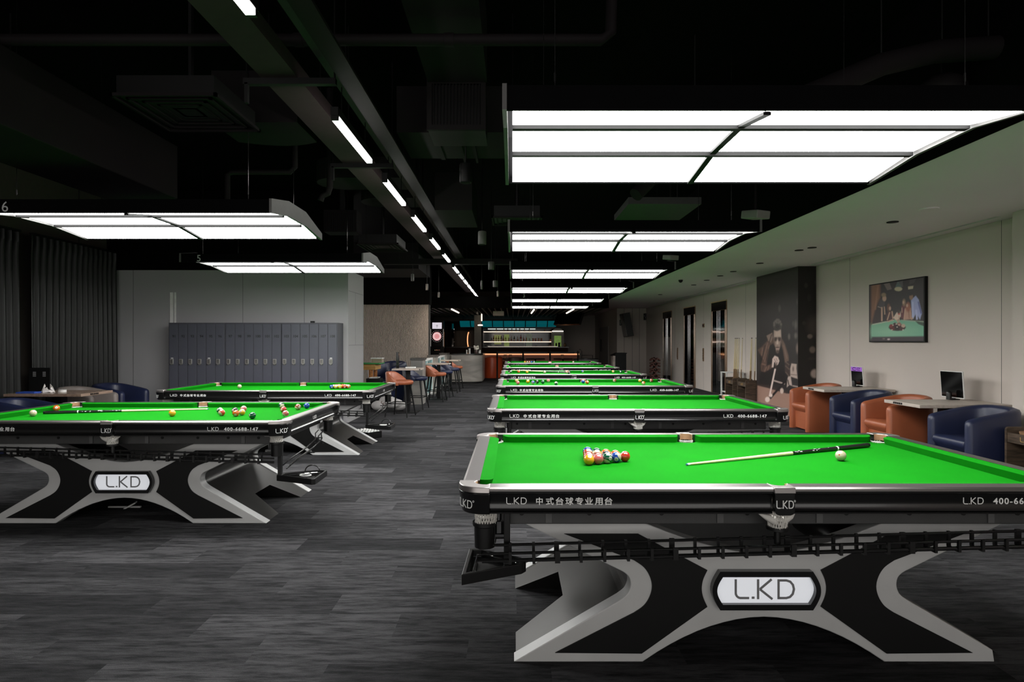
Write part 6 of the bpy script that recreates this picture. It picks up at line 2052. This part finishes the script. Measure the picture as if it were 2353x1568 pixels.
c.poly([(520, 1130), (560, 1125), (582, 1275), (540, 1260), (500, 1300), (505, 1200)], (186, 166, 156), 7)
c.line((515, 1180), (530, 1260), 16, (40, 32, 30), 6)
c.ell(195, 1490, 36, 42, (232, 210, 200), 0.2); c.ell(252, 1425, 22, 26, (226, 204, 194), 0.3); c.ell(422, 1355, 27, 42, (206, 184, 172), 0.25)
pts = np.stack([np.full_like(YY, 5.3575), YY, ZZ], -1) - np.array(base_m)
print_mesh('mural_front', pts, c, mural)
xs = np.linspace(5.3575, XW - 0.006, 40); zs = np.linspace(0.0, ZS - 0.01, 160)
XX, ZZ = np.meshgrid(xs, zs)
sx = VX + XX * F / 11.4375; sy = VY - (ZZ - H) * F / 11.4375
c = Canvas((sx - 1735) * 6.82, (sy - 700) * 6.82, (22, 18, 16))
c.ell(950, 330, 130, 140, (62, 54, 49), 0.5, 0.9)
for x, y, a, h_, rgb in ((860, 500, 40, 34, (106, 94, 87)), (900, 710, 46, 50, (104, 90, 82)), (770, 290, 30, 30, (48, 42, 39)), (935, 1085, 62, 66, (158, 142, 133)), (985, 1100, 40, 40, (150, 134, 125)), (900, 850, 70, 22, (40, 34, 31)), (850, -110, 30, 60, (40, 36, 34)), (800, -300, 28, 40, (52, 47, 44)), (960, -350, 30, 40, (46, 42, 40))):
    c.ell(x, y, a, h_, rgb, 0.25)
pts = np.stack([XX, np.full_like(XX, 11.4375), ZZ], -1) - np.array(base_m)
print_mesh('mural_side', pts, c, mural)

# framed print
pic = thing('framed_picture', 'framed square print of players round a pool table', 'picture', (XW, 9.0, H + 0.44))
y0, y1 = 8.36, 9.67
MB().box(-0.045, 0.0, y0 - 9.0, y1 - 9.0, -0.455, 0.455).build('frame', M_BLACKM, pic, 0, 0.003)
ys = np.linspace(y1 - 0.02, y0 + 0.02, 130); zs = np.linspace(H + 0.44 - 0.437, H + 0.44 + 0.437, 100)
YY, ZZ = np.meshgrid(ys, zs)
sx = VX + 5.65 * F / YY; sy = VY - (ZZ - H) * F / YY
c = Canvas((sx - 1990) * 8.7125, (sy - 620) * 8.7125, (50, 42, 44))
c.poly([(100, 300), (280, 270), (278, 560), (200, 720), (100, 1100)], (128, 86, 66), 25)
c.line((235, 320), (180, 800), 26, (160, 112, 88), 14, 0.7)
c.poly([(350, 285), (465, 262), (512, 390), (420, 412)], (112, 97, 94), 6)
c.poly([(660, 235), (732, 218), (732, 345), (690, 352)], (84, 78, 80), 6)
c.poly([(870, 195), (1000, 170), (960, 260), (860, 290)], (68, 62, 64), 8)
c.poly([(835, 340), (942, 324), (935, 380), (840, 396)], (176, 160, 138), 5)
c.poly([(622, 240), (655, 240), (716, 372), (566, 388), (604, 290)], (82, 94, 94), 5)
c.ell(642, 388, 78, 42, (178, 166, 138), 0.12)
c.poly([(100, 1105), (560, 1005), (730, 1010), (1200, 1050), (1210, 1350), (100, 1370)], (112, 166, 138), 7)
c.ell(420, 1240, 420, 120, (150, 190, 160), 0.8, 0.6)
c.line((120, 1100), (560, 1008), 20, (176, 180, 160), 6); c.line((700, 1012), (1195, 1045), 18, (150, 160, 140), 6)
c.poly([(980, 1030), (1200, 1060), (1200, 1150), (1040, 1090)], (60, 74, 62), 8)
def person(head, hr, hc, hair, torso, tc, limbs, lc):
    c.poly(torso, tc, 7)
    for l in limbs: c.line(l[0], l[1], l[2], lc, 5)
    c.ell(head[0], head[1], hr[0], hr[1], hc, 0.2)
    c.ell(hair[0], hair[1], hair[2], hair[3], hair[4], 0.3)
SK = (184, 146, 126)
c.poly([(228, 740), (330, 765), (300, 1050), (130, 1080), (185, 850)], (60, 46, 46), 8)
person((362, 575), (40, 58), SK, (348, 505, 46, 40, (140, 116, 92)), [(275, 605), (330, 580), (375, 650), (368, 760), (300, 775), (228, 740)], (70, 60, 64), [((312, 750), (312, 1030), 30), ((362, 740), (372, 900), 20)], SK)
c.line((230, 740), (300, 765), 10, (170, 150, 140), 4)
person((472, 775), (24, 42), SK, (448, 760, 34, 80, (104, 68, 56)), [(395, 880), (480, 820), (530, 850), (545, 1000), (395, 1035)], (78, 48, 50), [((515, 830), (535, 985), 24), ((535, 1000), (430, 1040), 22), ((470, 850), (420, 1010), 22)], SK)
c.ell(472, 775, 20, 36, SK, 0.25)
person((655, 880), (22, 30), (190, 90, 80), (650, 840, 32, 40, (66, 52, 48)), [(538, 965), (610, 855), (685, 830), (695, 930), (640, 1000), (600, 1020)], (206, 182, 166), [((610, 1000), (640, 1058), 26), ((655, 930), (660, 1040), 20)], SK)
person((748, 650), (20, 40), SK, (755, 660, 34, 72, (138, 108, 88)), [(702, 720), (795, 720), (765, 1005), (690, 960)], (100, 50, 56), [((715, 760), (715, 860), 16)], SK)
c.ell(745, 655, 17, 32, SK, 0.25)
person((822, 720), (22, 36), SK, (838, 750, 48, 95, (150, 88, 70)), [(772, 770), (895, 760), (912, 990), (750, 1005)], (178, 136, 118), [((780, 790), (755, 1000), 24)], SK)
c.ell(818, 720, 20, 32, SK, 0.25); c.line((850, 800), (860, 980), 20, (130, 80, 64), 8, 0.7)
person((898, 545), (36, 60), (140, 104, 84), (884, 480, 48, 40, (44, 38, 42)), [(895, 610), (990, 520), (1050, 600), (1115, 870), (1075, 1005), (1000, 870), (940, 985), (905, 800)], (152, 158, 198), [((930, 640), (930, 985), 34), ((1000, 800), (1015, 1000), 36)], (174, 178, 212))
c.line((1040, 640), (1100, 880), 26, (92, 94, 150), 8)
c.line((935, 960), (905, 1000), 22, SK, 5)
c.ell(620, 1155, 170, 72, (46, 28, 28), 0.08)
for i, (x, y, rgb) in enumerate(((500, 1130, (120, 36, 36)), (575, 1100, (60, 30, 36)), (660, 1095, (150, 100, 90)), (740, 1125, (184, 160, 140)), (530, 1180, (90, 30, 30)), (620, 1150, (30, 20, 22)), (700, 1185, (70, 40, 40)))):
    c.ell(x, y, 40, 38, rgb, 0.2)
for x, y in ((535, 1110), (600, 1090), (655, 1105), (618, 1150), (515, 1205), (735, 1205)):
    c.ell(x, y, 14, 10, (210, 190, 175), 0.4)
c.poly([(110, 1345), (1200, 1330), (1210, 1460), (110, 1460)], (62, 52, 58), 16)
c.ell(448, 1395, 26, 16, (200, 180, 180), 0.5); c.ell(350, 1385, 26, 14, (120, 100, 100), 0.5)
pts = np.stack([np.full_like(YY, -0.0465), YY - 9.0, ZZ - H - 0.44], -1)
GAIN = 1.2
print_mesh('print', pts, c, pic)

b = MB(); mt = ROT(0.3) @ Matrix.Rotation(R(-28), 4, 'Y')
b.box(-0.10, 0.0, -0.03, 0.03, 0.045, 0.055, 0, mt); b.box(-0.26, 0.02, -0.02, 0.0, 0.0, 0.012)
tag(b.build('loose_bracket', M_LEG, None, 0, loc=(-3.28, 5.35, 0.0)), 'loose grey metal bracket on the carpet under the table under lamp 6', 'bracket')
